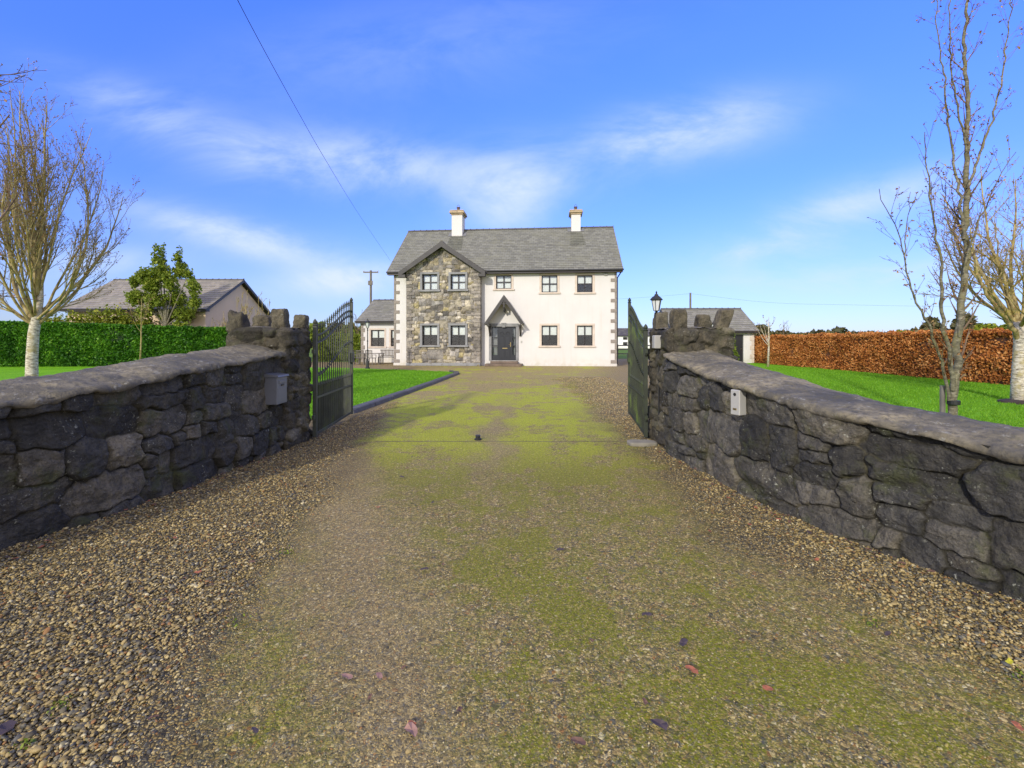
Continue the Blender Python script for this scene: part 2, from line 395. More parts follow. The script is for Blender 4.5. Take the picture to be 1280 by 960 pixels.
def _peb(t, b):
    oi = t.node('ShaderNodeObjectInfo').outputs['Random']
    c = t.ramp(oi, PEB, 'CONSTANT'); p = pos(t)
    c = t.mix(t.maprange(t.noise(p, 160, 4, 0.7), 0.35, 0.7, 0, 0.5), c, t.mix(1.0, c, (.5,.5,.5,1), 'MULTIPLY'))
    moss, bare, loose = moss_nodes(t)
    c = t.mix(t.math('MULTIPLY', moss, 0.5), c, (.16,.16,.015,1))
    t.put(b.inputs['Base Color'], c); b.inputs['Roughness'].default_value = 0.62; b.inputs['Specular IOR Level'].default_value = 0.4
M_peb = mat('pebble', _peb)

def _lawn(t, b):
    p = pos(t); n = t.noise(p, 0.7, 5, 0.65); f = t.noise(p, 38, 4, 0.75); g = t.noise(p, 6, 5, 0.7)
    c = t.ramp(n, [(0.3, (.13,.35,.010)), (0.55, (.18,.43,.014)), (0.75, (.25,.48,.022))])
    c = t.mix(t.maprange(f, 0.4, 0.65, 0, 0.6), c, (.07,.20,.006,1))
    c = t.mix(t.maprange(g, 0.58, 0.72, 0, 0.6), c, (.26,.30,.03,1))
    c = t.mix(t.maprange(t.noise(p, 1.9, 6, 0.7), 0.55, 0.7, 0, 0.5), c, (.08,.22,.01,1))
    t.put(b.inputs['Base Color'], c); b.inputs['Roughness'].default_value = 0.9; b.inputs['Specular IOR Level'].default_value = 0.1
    bump(t, b, t.math('ADD', f, t.math('MULTIPLY', g, 1.2)), 0.8, 0.03)
M_lawn = mat('lawn_grass', _lawn)
def _field(t, b):
    p = pos(t); n = t.noise(p, 0.05, 4, 0.6); f = t.noise(p, 3, 5, 0.7)
    c = t.ramp(n, [(0.35, (.09,.16,.02)), (0.6, (.14,.21,.03)), (0.8, (.12,.12,.05))])
    c = t.mix(t.maprange(f, 0.4, 0.7, 0, 0.5), c, (.05,.09,.015,1))
    t.put(b.inputs['Base Color'], c); b.inputs['Roughness'].default_value = 0.95; b.inputs['Specular IOR Level'].default_value = 0.1
M_field = mat('field', _field)
def m_leaf(name, stops, trans=0.25, rough=0.55):
    def fn(t, b):
        v = attr(t, 'tint').outputs['Color']; f = t.sep(v)[0]
        c = t.ramp(f, stops); t.put(b.inputs['Base Color'], c); b.inputs['Roughness'].default_value = rough
        b.inputs['Specular IOR Level'].default_value = 0.25
        tr = t.node('ShaderNodeBsdfTranslucent'); t.put(tr.inputs[0], c)
        mx = t.node('ShaderNodeMixShader'); mx.inputs[0].default_value = trans
        t.l.new(b.outputs[0], mx.inputs[1]); t.l.new(tr.outputs[0], mx.inputs[2])
        t.l.new(mx.outputs[0], t.n['Material Output'].inputs[0])
    return mat(name, fn)
L_beech = m_leaf('beech_leaf', [(0,(.22,.07,.02)),(0.4,(.52,.19,.045)),(0.7,(.68,.30,.08)),(1,(.78,.42,.15))], 0.35)
L_laurel = m_leaf('laurel_leaf', [(0,(.014,.06,.006)),(0.5,(.05,.17,.010)),(0.85,(.11,.29,.015)),(1,(.20,.40,.03))], 0.25, 0.5)
L_yel = m_leaf('yellow_green_leaf', [(0,(.06,.10,.01)),(0.5,(.19,.24,.02)),(1,(.38,.38,.04))], 0.3)
L_oak = m_leaf('evergreen_leaf', [(0,(.07,.11,.012)),(0.5,(.20,.27,.028)),(0.85,(.34,.40,.05)),(1,(.45,.48,.08))], 0.4)
L_far = m_leaf('far_foliage', [(0,(.04,.045,.02)),(0.5,(.09,.09,.035)),(1,(.18,.15,.06))], 0.2)
L_conif = m_leaf('conifer_foliage', [(0,(.04,.08,.01)),(0.6,(.16,.22,.02)),(1,(.30,.34,.04))], 0.2)
L_bud = m_leaf('red_brown_bud', [(0,(.16,.07,.03)),(0.5,(.30,.16,.06)),(1,(.45,.32,.13))], 0.2)
L_grass = m_leaf('grass_blade', [(0,(.09,.24,.010)),(0.5,(.18,.42,.015)),(1,(.32,.52,.04))], 0.3)
def _bark(t, b, cols, bands):
    p = pos(t); m = t.node('ShaderNodeMapping'); m.inputs['Scale'].default_value = (1,1,bands); t.l.new(p, m.inputs['Vector'])
    n = t.noise(m.outputs[0], 9, 5, 0.7, 0.3); g = t.noise(p, 3.5, 5, 0.7)
    c = t.ramp(n, [(0.35, cols[0]), (0.5, cols[1]), (0.62, cols[2])])
    c = t.mix(t.maprange(g, 0.48, 0.62, 0, 0.75), c, cols[3])
    t.put(b.inputs['Base Color'], c); b.inputs['Roughness'].default_value = 0.85; bump(t, b, n, 0.7, 0.01)
M_birch = mat('white_birch_bark', _bark, cols=((.09,.07,.05),(.48,.42,.32),(.68,.62,.50),(.34,.27,.10)), bands=3.5)
M_gold = mat('mossy_branch_bark', _bark, cols=((.13,.09,.03),(.30,.225,.095),(.44,.36,.17),(.34,.27,.05)), bands=0.6)
M_grey = mat('grey_mossy_bark', _bark, cols=((.05,.045,.03),(.13,.115,.072),(.25,.225,.16),(.17,.15,.06)), bands=2.5)
M_twig = mat('brown_twig_bark', _bark, cols=((.07,.04,.025),(.16,.10,.06),(.24,.17,.11),(.17,.12,.05)), bands=0.6)

def _render(t, b, base=(.65,.625,.59)):
    p = objc(t); x, y, z = t.sep(p)
    n = t.noise(p, 0.7, 5, 0.6); st = t.node('ShaderNodeMapping'); st.inputs['Scale'].default_value = (2.2, 2.2, 0.18); t.l.new(p, st.inputs['Vector'])
    s = t.noise(st.outputs[0], 1.6, 5, 0.65)
    c = t.mix(t.maprange(n, 0.3, 0.7, 0, 1), tuple(q*0.94 for q in base)+(1,), base+(1,))
    c = t.mix(t.maprange(s, 0.50, 0.78, 0, 0.30), c, (.50,.44,.34,1))
    lowm = t.math('MULTIPLY', t.maprange(z, 0.0, 0.7, 1, 0), t.maprange(t.noise(p, 2.5, 5, 0.7), 0.35, 0.7, 0.05, 0.5))
    c = t.mix(lowm, c, (.42,.38,.26,1))
    t.put(b.inputs['Base Color'], c); b.inputs['Roughness'].default_value = 0.9; bump(t, b, t.noise(p, 55, 4, 0.7), 0.4, 0.006)
M_render = mat('cream_render', _render)
M_render2 = mat('buff_render', _render, base=(.68,.53,.36))
M_white = mat('white_render', _render, base=(.82,.81,.78))
def _slate(t, b, swap=False, base=(.135,.130,.118), bw=0.30, rh=0.235, tiles=False, slope=1.3):
    p = objc(t); x, y, z = t.sep(p)
    a, d = (y, x) if swap else (x, y)
    vec = t.comb(a, t.math('MULTIPLY', d, slope), 0.0)
    br = t.node('ShaderNodeTexBrick'); t.put(br.inputs['Vector'], vec); br.inputs['Scale'].default_value = 1
    br.inputs['Brick Width'].default_value = bw; br.inputs['Row Height'].default_value = rh; br.inputs['Mortar Size'].default_value = 0.008
    br.inputs['Color1'].default_value = (0,0,0,1); br.inputs['Color2'].default_value = (1,1,1,1); br.inputs['Bias'].default_value = 0
    br.inputs['Mortar'].default_value = (0.0,0.0,0.0,1)
    f = t.sep(br.outputs['Color'])[0]
    c = t.mix(f, tuple(q*0.78 for q in base)+(1,), tuple(q*1.22 for q in base)+(1,))
    c = t.mix(t.math('MULTIPLY', br.outputs['Fac'], 0.8), c, tuple(q*0.3 for q in base)+(1,))
    c = t.mix(t.maprange(t.noise(p, 1.1, 5, 0.65), 0.45, 0.7, 0, 0.6), c, (.19,.185,.13,1))
    c = t.mix(t.maprange(t.noise(p, 9, 5, 0.75), 0.52, 0.7, 0, 0.5), c, (.24,.235,.19,1))
    t.put(b.inputs['Base Color'], c); b.inputs['Roughness'].default_value = 0.65
    bump(t, b, t.math('ADD', f, t.noise(p, 30, 3, 0.6)), 0.4, 0.006)
M_slate = mat('slate_roof', _slate, base=(.185,.182,.150)); M_slateX = mat('slate_roof_side', _slate, swap=True, base=(.17,.168,.14))
M_slateL = mat('pale_slate', _slate, base=(.205,.195,.160), bw=0.30, rh=0.30); M_slateLX = mat('pale_slate_side', _slate, base=(.20,.195,.185), swap=True)
M_tile = mat('pale_concrete_tile', _slate, base=(.25,.22,.175), bw=0.33, rh=0.34)
M_wood = simple('dark_bargeboard', (.036,.032,.030), 0.55, var=0.3, bmp=0.2)
M_fascia = simple('dark_fascia', (.040,.033,.030), 0.45, var=0.2)
M_brownframe = simple('dark_window_frame', (.022,.018,.016), 0.4, var=0.2)
M_surr = simple('pale_stone_surround', (.58,.49,.40), 0.8, var=0.10, bmp=0.2, stain=((.38,.33,.26,1), 4, 0.5))
M_greysurr = simple('grey_limestone', (.235,.235,.235), 0.75, var=0.2, bmp=0.3, stain=((.12,.12,.11,1), 5, 0.6))
M_quoin = simple('grey_quoin', (.26,.225,.19), 0.85, var=0.25, scale=6, bmp=0.4, stain=((.15,.13,.11,1), 6, 0.5))
M_cap = simple('sandstone_cap', (.42,.32,.20), 0.85, var=0.2, bmp=0.4, stain=((.20,.17,.12,1), 5, 0.6))
M_pot = simple('clay_pot', (.10,.06,.05), 0.8, var=0.2)
M_door = simple('charcoal_door', (.020,.021,.024), 0.35, var=0.1)
M_brass = simple('brass', (.60,.45,.20), 0.35, metal=1.0)
M_blind = simple('white_blind', (.80,.79,.74), 0.8, var=0.04)
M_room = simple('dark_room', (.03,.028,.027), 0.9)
M_step = simple('brown_step', (.15,.11,.08), 0.85, var=0.3, bmp=0.3)
M_kerb = simple('blue_black_kerb', (.075,.072,.068), 0.7, var=0.25, scale=5, bmp=0.4, stain=((.14,.14,.11,1), 7, 0.6))
M_plast = simple('white_plastic', (.38,.37,.335), 0.45, var=0.05, stain=((.45,.45,.38,1), 12, 0.35))
M_boxg = simple('grey_box_paint', (.15,.155,.17), 0.45, metal=0.2, var=0.1, stain=((.10,.10,.10,1), 12, 0.3))
M_black = simple('black_iron', (.018,.018,.018), 0.5, var=0.3)
M_gate = simple('green_algae_iron', (.045,.050,.036), 0.55, var=0.4, scale=4, bmp=0.2, stain=((.075,.10,.020,1), 3.5, 0.8))
M_gate2 = simple('algae_covered_iron', (.022,.028,.014), 0.6, var=0.5, scale=4, bmp=0.2, stain=((.10,.15,.018,1), 1.6, 0.9))
M_wire = simple('wire', (.05,.05,.06), 0.6)
M_pole = simple('pole_wood', (.16,.14,.11), 0.85, var=0.3)
M_timber = simple('weathered_timber', (.15,.135,.115), 0.85, var=0.3, bmp=0.3)
M_terra = simple('terracotta', (.30,.16,.09), 0.85, var=0.2)
M_soil = simple('soil', (.045,.032,.022), 0.95, var=0.4, bmp=0.6)
M_slab = simple('concrete_slab', (.24,.22,.17), 0.9, var=0.25, bmp=0.4, stain=((.12,.13,.05,1), 6, 0.6))
M_frost = simple('lamp_glass', (.62,.64,.62), 0.25, var=0.05)
def _glass(t, b):
    b.inputs['Base Color'].default_value = (.02,.022,.025,1); b.inputs['Roughness'].default_value = 0.04
    tr = t.node('ShaderNodeBsdfTransparent'); tr.inputs[0].default_value = (.95,.97,.97,1)
    gl = t.node('ShaderNodeBsdfGlossy'); gl.inputs['Roughness'].default_value = 0.03
    fr = t.node('ShaderNodeFresnel'); fr.inputs[0].default_value = 1.6
    mx = t.node('ShaderNodeMixShader'); t.l.new(fr.outputs[0], mx.inputs[0]); t.l.new(tr.outputs[0], mx.inputs[1]); t.l.new(gl.outputs[0], mx.inputs[2])
    t.l.new(mx.outputs[0], t.n['Material Output'].inputs[0])
M_glass = mat('window_glass', _glass)

# ------------------------------------------------------------------ ground
def sheet(name, poly, z, m, kind='structure'):
    mb = MB(); mb.add([(x, y, z) for x, y in poly], [tuple(range(len(poly)))])
    o = mb.build(name, m); o['kind'] = kind; return o
sheet('ground', [(-1500,-60),(1500,-60),(1500,2500),(-1500,2500)], -0.012, M_field)
LAWN_L = [(-45,7.3),(-4.2,7.3),(-3.75,9.0),(-3.36,9.6),(-2.75,17.0),(-2.45,20.9),(-2.9,22.2),(-9.5,26.0),(-45,29.0)]
LAWN_R = [(3.3,7.0),(45,2.0),(45,36),(17,34),(11.0,27.0),(6.2,18.0),(3.6,10.0)]
LAWN_RN = [(3.75,-1.5),(45,-6),(45,2.0),(3.3,7.0),(3.2,5.4)]
LAWN_LN = [(-45,-5),(-4.3,-1.0),(-4.2,7.3),(-45,7.3)]
sheet('drive', [(-14,-20),(14,-20),(14,29.5),(-30,36),(-30,24),(-14,24)], 0.0, M_gravel)
sheet('back_yard', [(14,27),(40,27),(40,40),(5,40),(5,29.6),(14,29.6)], -0.004, M_gravel)
def lawn(name, poly):
    o = sheet(name, poly, 0.012 if name == 'lawn' else 0.012, M_lawn); return o
lawn('lawn', LAWN_L); lawn('lawn_beyond_wall', LAWN_R); lawn('lawn_roadside', LAWN_RN); lawn('lawn_roadside', LAWN_LN)

# kerb of the left lawn
kb = MB(); kp = [(-3.30,9.45),(-2.98,13.0),(-2.70,16.6),(-2.42,20.9),(-2.52,21.6),(-2.9,22.3)]
for i in range(len(kp)-1):
    a, b = Vector((*kp[i], 0)), Vector((*kp[i+1], 0)); d = (b-a); n = max(1, int(d.length/0.9)); nrm = Vector((-d.y, d.x, 0)).normalized()
    for k in range(n):
        p0 = a+d*(k+0.012)/n; p1 = a+d*(k+0.988)/n; h = 0.10+random.uniform(-.008,.008); wd = 0.20
        kb.add([p0-nrm*.02, p1-nrm*.02, p1+nrm*wd, p0+nrm*wd, p0+Vector((0,0,h*.8)), p1+Vector((0,0,h*.8)), p1+nrm*.03+Vector((0,0,h)), p0+nrm*.03+Vector((0,0,h)), p0+nrm*wd+Vector((0,0,h)), p1+nrm*wd+Vector((0,0,h))],
            [(0,1,5,4),(4,5,6,7),(7,6,9,8),(8,9,2,3),(0,4,7,8,3),(1,2,9,6,5)])
o = kb.build('kerb', M_kerb); o['kind'] = 'structure'

# ------------------------------------------------------------------ instancing of pebbles and grass tufts (uncountable stuff)
def scatter(name, P, S, Rt, proto_me, m, label):
    me = bpy.data.meshes.new(name); me.vertices.add(len(P)); me.vertices.foreach_set('co', P.astype(np.float32).ravel())
    for nm_, d in (('sc', S), ('rt', Rt)):
        a = me.attributes.new(nm_, 'FLOAT_VECTOR', 'POINT'); a.data.foreach_set('vector', d.astype(np.float32).ravel())
    o = bpy.data.objects.new(name, me); C.objects.link(o); o['kind'] = 'stuff'; o['label'] = label
    proto_me.materials.append(m)
    po = bpy.data.objects.new(name+'_source', proto_me)
    ng = bpy.data.node_groups.new(name, 'GeometryNodeTree')
    ng.interface.new_socket('Geometry', in_out='INPUT', socket_type='NodeSocketGeometry')
    ng.interface.new_socket('Geometry', in_out='OUTPUT', socket_type='NodeSocketGeometry')
    i_ = ng.nodes.new('NodeGroupInput'); o_ = ng.nodes.new('NodeGroupOutput')
    ins = ng.nodes.new('GeometryNodeInstanceOnPoints'); oi = ng.nodes.new('GeometryNodeObjectInfo'); oi.inputs[0].default_value = po
    an = []
    for nm_ in ('sc', 'rt'):
        a = ng.nodes.new('GeometryNodeInputNamedAttribute'); a.data_type = 'FLOAT_VECTOR'; a.inputs[0].default_value = nm_; an.append(a)
    L = ng.links.new
    L(i_.outputs[0], ins.inputs['Points']); L(oi.outputs['Geometry'], ins.inputs['Instance'])
    L(an[0].outputs[0], ins.inputs['Scale']); L(an[1].outputs[0], ins.inputs['Rotation']); L(ins.outputs[0], o_.inputs[0])
    md = o.modifiers.new('scatter', 'NODES'); md.node_group = ng
    return o
def ico(sub=2):
    import bmesh
    bm = bmesh.new(); bmesh.ops.create_icosphere(bm, subdivisions=sub, radius=1.0)
    V = np.array([v.co[:] for v in bm.verts]); Fc = np.array([[v.index for v in f.verts] for f in bm.faces]); bm.free(); return V, Fc
V, Fc = ico(2); V = V*(1+0.16*vn(V[:,0]*1.3+5, V[:,1]*1.3, V[:,2]*1.3, 3))[:,None]
pm = bpy.data.meshes.new('pebble'); pm.from_pydata(V.tolist(), [], Fc.tolist()); pm.polygons.foreach_set('use_smooth', np.ones(len(Fc), bool))
def face_l(y): return np.interp(y, [-2,0.5,2,3.32,3.57,4.31,5.54,6.9], [-5.6,-4.75,-4.1,-3.73,-3.60,-3.43,-3.28,-3.18])
def face_r(y): return np.interp(y, [-2,0.5,2,2.63,3.05,3.33,3.68,4.26,4.82,6.0,7.0], [4.9,3.9,3.2,2.96,2.75,2.62,2.47,2.34,2.26,2.12,2.12])
N = 520000
y = 1.15 + (19.0-1.15)*rng.random(N)**2.6; x = rng.uniform(-4.6, 4.2, N)
k = (np.abs(x) < 1.16*y+0.3) & (x > np.where(y > 7.1, -3.2+(y-7.1)*.06, face_l(y))) & (x < np.where(y > 7.1, 4.0, face_r(y))); x, y = x[k], y[k]
wobn = fbm(x*0.9, y*0.9, 0.0, 5, 3)*0.28
lf = np.clip((( -1.40-0.17*(y-1.9))-(x+wobn))/0.35+0.5, 0, 1); rgt = np.clip(((x+wobn)-(1.75+0.9*np.clip((3.2-y)/1.6, 0, 1)))/0.35+0.5, 0, 1)
loose = np.maximum(lf, rgt)
keep = rng.random(len(x)) < (0.42+0.58*loose)
x, y, loose = x[keep], y[keep], loose[keep]; n = len(x)
r = 0.0046*np.clip(1+(y-6)*.07, 1, 1.8)*np.exp(rng.normal(0, 0.34, n))*(0.60+0.60*loose)
S = np.stack([r*rng.uniform(0.9,1.6,n), r*rng.uniform(0.75,1.1,n), r*rng.uniform(0.45,0.75,n)], 1)
zz = S[:,2]*rng.uniform(-0.35, 0.55, n)*(0.35+0.65*loose)+loose*rng.random(n)*0.010
scatter('gravel', np.stack([x, y, zz], 1), S, np.stack([rng.normal(0,.35,n), rng.normal(0,.35,n), rng.uniform(0,6.28,n)], 1), pm, M_peb, 'loose tan and grey pebbles covering the drive')

def blade_tuft():
    mb = MB()
    for i in range(7):
        a = random.uniform(0, 2*PI); l = random.uniform(.7, 1.2); q = random.uniform(.2,.8); bx, by = random.uniform(-.35,.35), random.uniform(-.35,.35)
        dx, dy = math.cos(a), math.sin(a); wv = 0.10; c = (random.random(),)*3
        mb.add([(bx-dy*wv,by+dx*wv,0),(bx+dy*wv,by-dx*wv,0),(bx+dx*q*.5+dy*wv*.7,by+dy*q*.5-dx*wv*.7,l*.6),(bx+dx*q*.5-dy*wv*.7,by+dy*q*.5+dx*wv*.7,l*.6),(bx+dx*q*1.1,by+dy*q*1.1,l)],
               [(0,1,2,3),(3,2,4)], c)
    me = bpy.data.meshes.new('tuft'); me.from_pydata(mb.v, [], mb.f)
    at = me.attributes.new('tint','FLOAT_COLOR','POINT'); at.data.foreach_set('color', np.array([(*c,1) for c in mb.c], np.float32).ravel()); return me
def inpoly(x, y, poly):
    ins = np.zeros(len(x), bool); n = len(poly)
    for i in range(n):
        x1, y1 = poly[i]; x2, y2 = poly[(i+1)%n]
        c = ((y1 > y) != (y2 > y)) & (x < (x2-x1)*(y-y1)/(y2-y1+1e-12)+x1); ins ^= c
    return ins
gx, gy = [], []
for poly, (xa, xb, ya, yb), n in ((LAWN_L, (-14,-2.3,7.3,24), 45000), (LAWN_R, (3.3,18,5,26), 80000)):
    x = rng.uniform(xa, xb, n); y = ya+(yb-ya)*rng.random(n)**1.4; k = inpoly(x, y, poly); gx.append(x[k]); gy.append(y[k])
x = np.concatenate(gx); y = np.concatenate(gy); n = len(x); s = rng.uniform(.022,.045,n)*(1+0.3*(y>12))
scatter('grass', np.stack([x,y,np.full(n,.010)],1), np.stack([s*1.2,s*1.2,s],1), np.stack([np.zeros(n),np.zeros(n),rng.uniform(0,6.28,n)],1), blade_tuft(), L_grass, 'short bright green lawn grass')

# ------------------------------------------------------------------ rubble stone fields
def split_rects(x0, x1, z0, z1, area, seed, asp=1.6):
    rr = random.Random(seed); out = []; st = [(x0,x1,z0,z1)]
    while st:
        a, b, c, d = st.pop(); w_, h_ = b-a, d-c
        if w_*h_ < area*math.exp(rr.gauss(0, 0.75)) and w_ < 4.0*h_ and h_ < 1.6*w_: out.append((a,b,c,d)); continue
        if w_*h_ < area*0.12: out.append((a,b,c,d)); continue
        f = rr.uniform(.32,.68)
        if w_ > h_*asp*rr.uniform(.75,1.3): m_ = a+w_*f; st += [(a,m_,c,d),(m_,b,c,d)]
        else: m_ = c+h_*f; st += [(a,b,c,m_),(a,b,m_,d)]
    return out
def stones(s, z, rects, seed, palette, mortar, bulge=0.05, edge=0.045, warp=0.05, tilt=0.12, rough=0.012, pn=5.0, facet=0.24):
    """height and tint of a rubble wall face at points (s,z)"""
    rr = np.random.default_rng(seed)
    sw = s + warp*fbm(s*3.1, z*3.1, 0.0, seed, 3) + 0.012*vn(s*22, z*22, 0.0, seed+9); zw = z + warp*fbm(s*3.1+40, z*3.1, 0.0, seed+5, 3) + 0.012*vn(s*22, z*22+50, 0.0, seed+8)
    F1 = np.full(s.shape, 1e9); F2 = F1.copy(); idx = np.zeros(s.shape, int); E = np.zeros(s.shape)
    n = len(rects); rot = rr.normal(0, 0.14, n); g1 = rr.normal(0, tilt, n); g2 = rr.normal(0, tilt, n); off = rr.uniform(-.022, .030, n)*bulge/0.05
    cen = np.array([((a+b)/2, (c+d)/2) for a,b,c,d in rects]); hs = np.array([((b-a)/2, (d-c)/2) for a,b,c,d in rects])
    for i in range(n):
        dx_ = sw-cen[i,0]; dz_ = zw-cen[i,1]; near = (np.abs(dx_) < hs[i,0]*3+.3) & (np.abs(dz_) < hs[i,1]*3+.3)
        if not near.any(): continue
        ca, sa = math.cos(rot[i]), math.sin(rot[i]); X_ = (dx_[near]*ca+dz_[near]*sa)/hs[i,0]; Z2 = (-dx_[near]*sa+dz_[near]*ca)/hs[i,1]
        d = (np.abs(X_)**pn+np.abs(Z2)**pn)**(1/pn); d = (d-1)*min(hs[i])      # metric, ~0 on the block's edge
        f1 = F1[near]; f2 = F2[near]; ii = idx[near]
        c = d < f1; f2 = np.where(c, f1, np.minimum(f2, d)); ii = np.where(c, i, ii); f1 = np.where(c, d, f1)
        F1[near] = f1; F2[near] = f2; idx[near] = ii
    e = (F2-F1)*0.5
    edl = edge*(1+0.55*fbm(s*9, z*9, 0.0, seed+12, 3)); prof = np.clip(e/np.maximum(edl, edge*.3), 0, 1); prof = prof*(1.6-.6*prof)
    mm = np.clip((e-edge*0.10)/(edge*0.22), 0, 1)
    dxs = s-cen[idx,0]; dzs = z-cen[idx,1]
    pl_ = None
    for q in range(3):      # cleft planes meeting in arrises
        ga = rr.normal(0, facet, n); gb = rr.normal(0, facet, n); h0 = rr.uniform(.75, 1.35, n)*bulge
        v_ = h0[idx]+ga[idx]*dxs+gb[idx]*dzs; pl_ = v_ if pl_ is None else np.minimum(pl_, v_)
    pl_ = np.clip(pl_+off[idx], bulge*.15, bulge*1.5)
    rid = 1-np.abs(vn(s*11+idx*3.1, z*11, idx*1.7, seed+3))
    d = prof*pl_ - prof*rid**4*rough*0.9 + rough*fbm(s*14, z*14, 0.0, seed+2, 5, .55)*(0.5+0.5*prof)
    pal = np.array(palette); pi = rr.integers(0, len(pal), n); br = np.exp(rr.normal(0, .24, n))
    col = pal[pi][idx]*br[idx][..., None]
    mc = np.array(mortar)*(1.15+0.9*np.clip(fbm(s*4, z*4, 0.0, seed+7, 3), -.8, 1.2))[..., None]
    col = col*mm[..., None]+mc*(1-mm[..., None])
    return d, col
DARKP = [(.074,.070,.059),(.094,.087,.070),(.048,.046,.040),(.122,.110,.084),(.062,.059,.051),(.082,.076,.062),(.052,.050,.044)]
MORT = (.036,.032,.019)
def wall_path(fx, ys, top_fn, side, seed, area, res, name, parent, m, thick=0.0, palette=DARKP):
    pts = np.array([(fx(q), q) for q in ys]); sg = np.r_[0, np.cumsum(np.hypot(*np.diff(pts, axis=0).T))]
    L = sg[-1]; ni = int(L/res)+1; s = np.linspace(0, L, ni)
    px_ = np.interp(s, sg, pts[:,0]); py_ = np.interp(s, sg, pts[:,1])
    ker = np.ones(max(3, int(0.25/res)|1)); pad = len(ker)//2; sm = lambda a: np.convolve(np.pad(a, pad, 'edge'), ker/len(ker), 'valid')
    tx, ty = np.gradient(sm(px_)), np.gradient(sm(py_)); ln = np.hypot(tx, ty); nx, ny = ty/ln, -tx/ln
    if nx.mean()*side < 0: nx, ny = -nx, -ny
    H = top_fn(py_); nj = int(H.max()/res)+1
    t_ = np.linspace(-0.06, 1, nj); Sg = np.repeat(s[:,None], nj, 1); Zg = t_[None,:]*H[:,None]
    rects = split_rects(-0.3, L+0.3, -0.25, H.max()+0.1, area, seed)
    d, col = stones(Sg, Zg, rects, seed, palette, MORT, bulge=0.060, edge=0.017, warp=0.030, rough=0.010, pn=2.6, facet=0.17)
    X_ = px_[:,None]-nx[:,None]*thick+nx[:,None]*d; Y_ = py_[:,None]-ny[:,None]*thick+ny[:,None]*d
    if thick: X_ = px_[:,None]-nx[:,None]*(thick)-nx[:,None]*d; Y_ = py_[:,None]-ny[:,None]*(thick)-ny[:,None]*d
    return np.stack([X_, Y_, Zg], -1), col, (px_, py_, nx, ny, H)
def stone_wall(name, label, fx, top_fn, side, seed, T_, y0, y1, area, tl=0.0):
    th = thing(name, label, 'wall', (float(fx(y1)), y1, 0))
    ys = np.linspace(y0, y1, 60)
    A_, ca, (px_, py_, nx, ny, H) = wall_path(fx, ys, top_fn, side, seed, area, 0.0085, name, th, M_dark)
    B_, cb, _ = wall_path(fx, ys, top_fn, side, seed+50, area, 0.03, name, th, M_dark, thick=T_)
    V_ = np.concatenate([A_.reshape(-1,3), B_.reshape(-1,3)]); c_ = np.concatenate([ca.reshape(-1,3), cb.reshape(-1,3)])
    f_ = np.concatenate([gridf(*A_.shape[:2]), gridf(*B_.shape[:2], off=A_.shape[0]*A_.shape[1])])
    npmesh('stonework', V_, f_, M_dark, th, c_)
    # coping: rough rounded slab over the wall
    k = slice(None, None, 2); px2, py2, nx2, ny2, H2 = px_[k], py_[k], nx[k], ny[k], H[k]
    pr = [(0.030,-0.040),(0.086,-0.034),(0.094,-0.014),(0.086,0.008),(0.050,0.026)]+[(-q, 0.03+0.035*math.sin(PI*q/T_)) for q in np.linspace(0.0, T_, 18)]+[(-T_-.04,0.0),(-T_-.05,-.05),(-T_-.02,-.075)]
    s = np.arange(len(px2))*0.019; pr = np.array(pr); o_ = pr[:,0][None,:]; h_ = pr[:,1][None,:]+tl*np.clip(-pr[:,0]/T_, 0, 1)[None,:]
    nz1 = fbm(s[:,None]*5+seed, o_*6, h_*8, seed, 4); nz2 = fbm(s[:,None]*1.3+seed, o_*2, 0.0, seed+3, 2)
    nz3 = np.minimum(0, fbm(s[:,None]*16, o_*14, h_*14, seed+9, 3)+.25)
    oo = o_ + 0.020*nz1*(o_ > -.02) + 0.012*nz2 + .03*nz3*(o_ > .04); hh = h_ + 0.014*nz1 + 0.015*nz2 + .014*nz3
    hh = np.where((h_ < -0.02) & (o_ > 0), hh+0.018*fbm(s[:,None]*7, 3.0, 0.0, seed+8, 3), hh)
    Vc = np.stack([px2[:,None]+nx2[:,None]*oo, py2[:,None]+ny2[:,None]*oo, H2[:,None]+hh], -1)
    npmesh('coping', Vc.reshape(-1,3), gridf(*Vc.shape[:2]), M_cope, th)
    return th
top_l = lambda y: np.interp(y, [-2,2,3.32,3.72,4.2,4.8,5.6,6.4], [.95,1.01,1.05,1.10,1.145,1.21,1.29,1.36])-0.01
top_r = lambda y: np.interp(y, [-2,2,2.63,2.86,3.2,3.75,4.65,5.2,6.2], [.83,.86,.885,.905,.94,.985,1.10,1.19,1.36])-0.02
stone_wall('stone_wall', 'low dark rubble stone wall with the grey post box, left of the drive', face_l, top_l, 1, 11, 0.60, 0.2, 6.34, 0.13, .085)
stone_wall('stone_wall', 'low dark rubble stone wall with the white intercom, sweeping down on the right', face_r, top_r, -1, 24, 0.62, 0.2, 6.12, 0.14, .02)

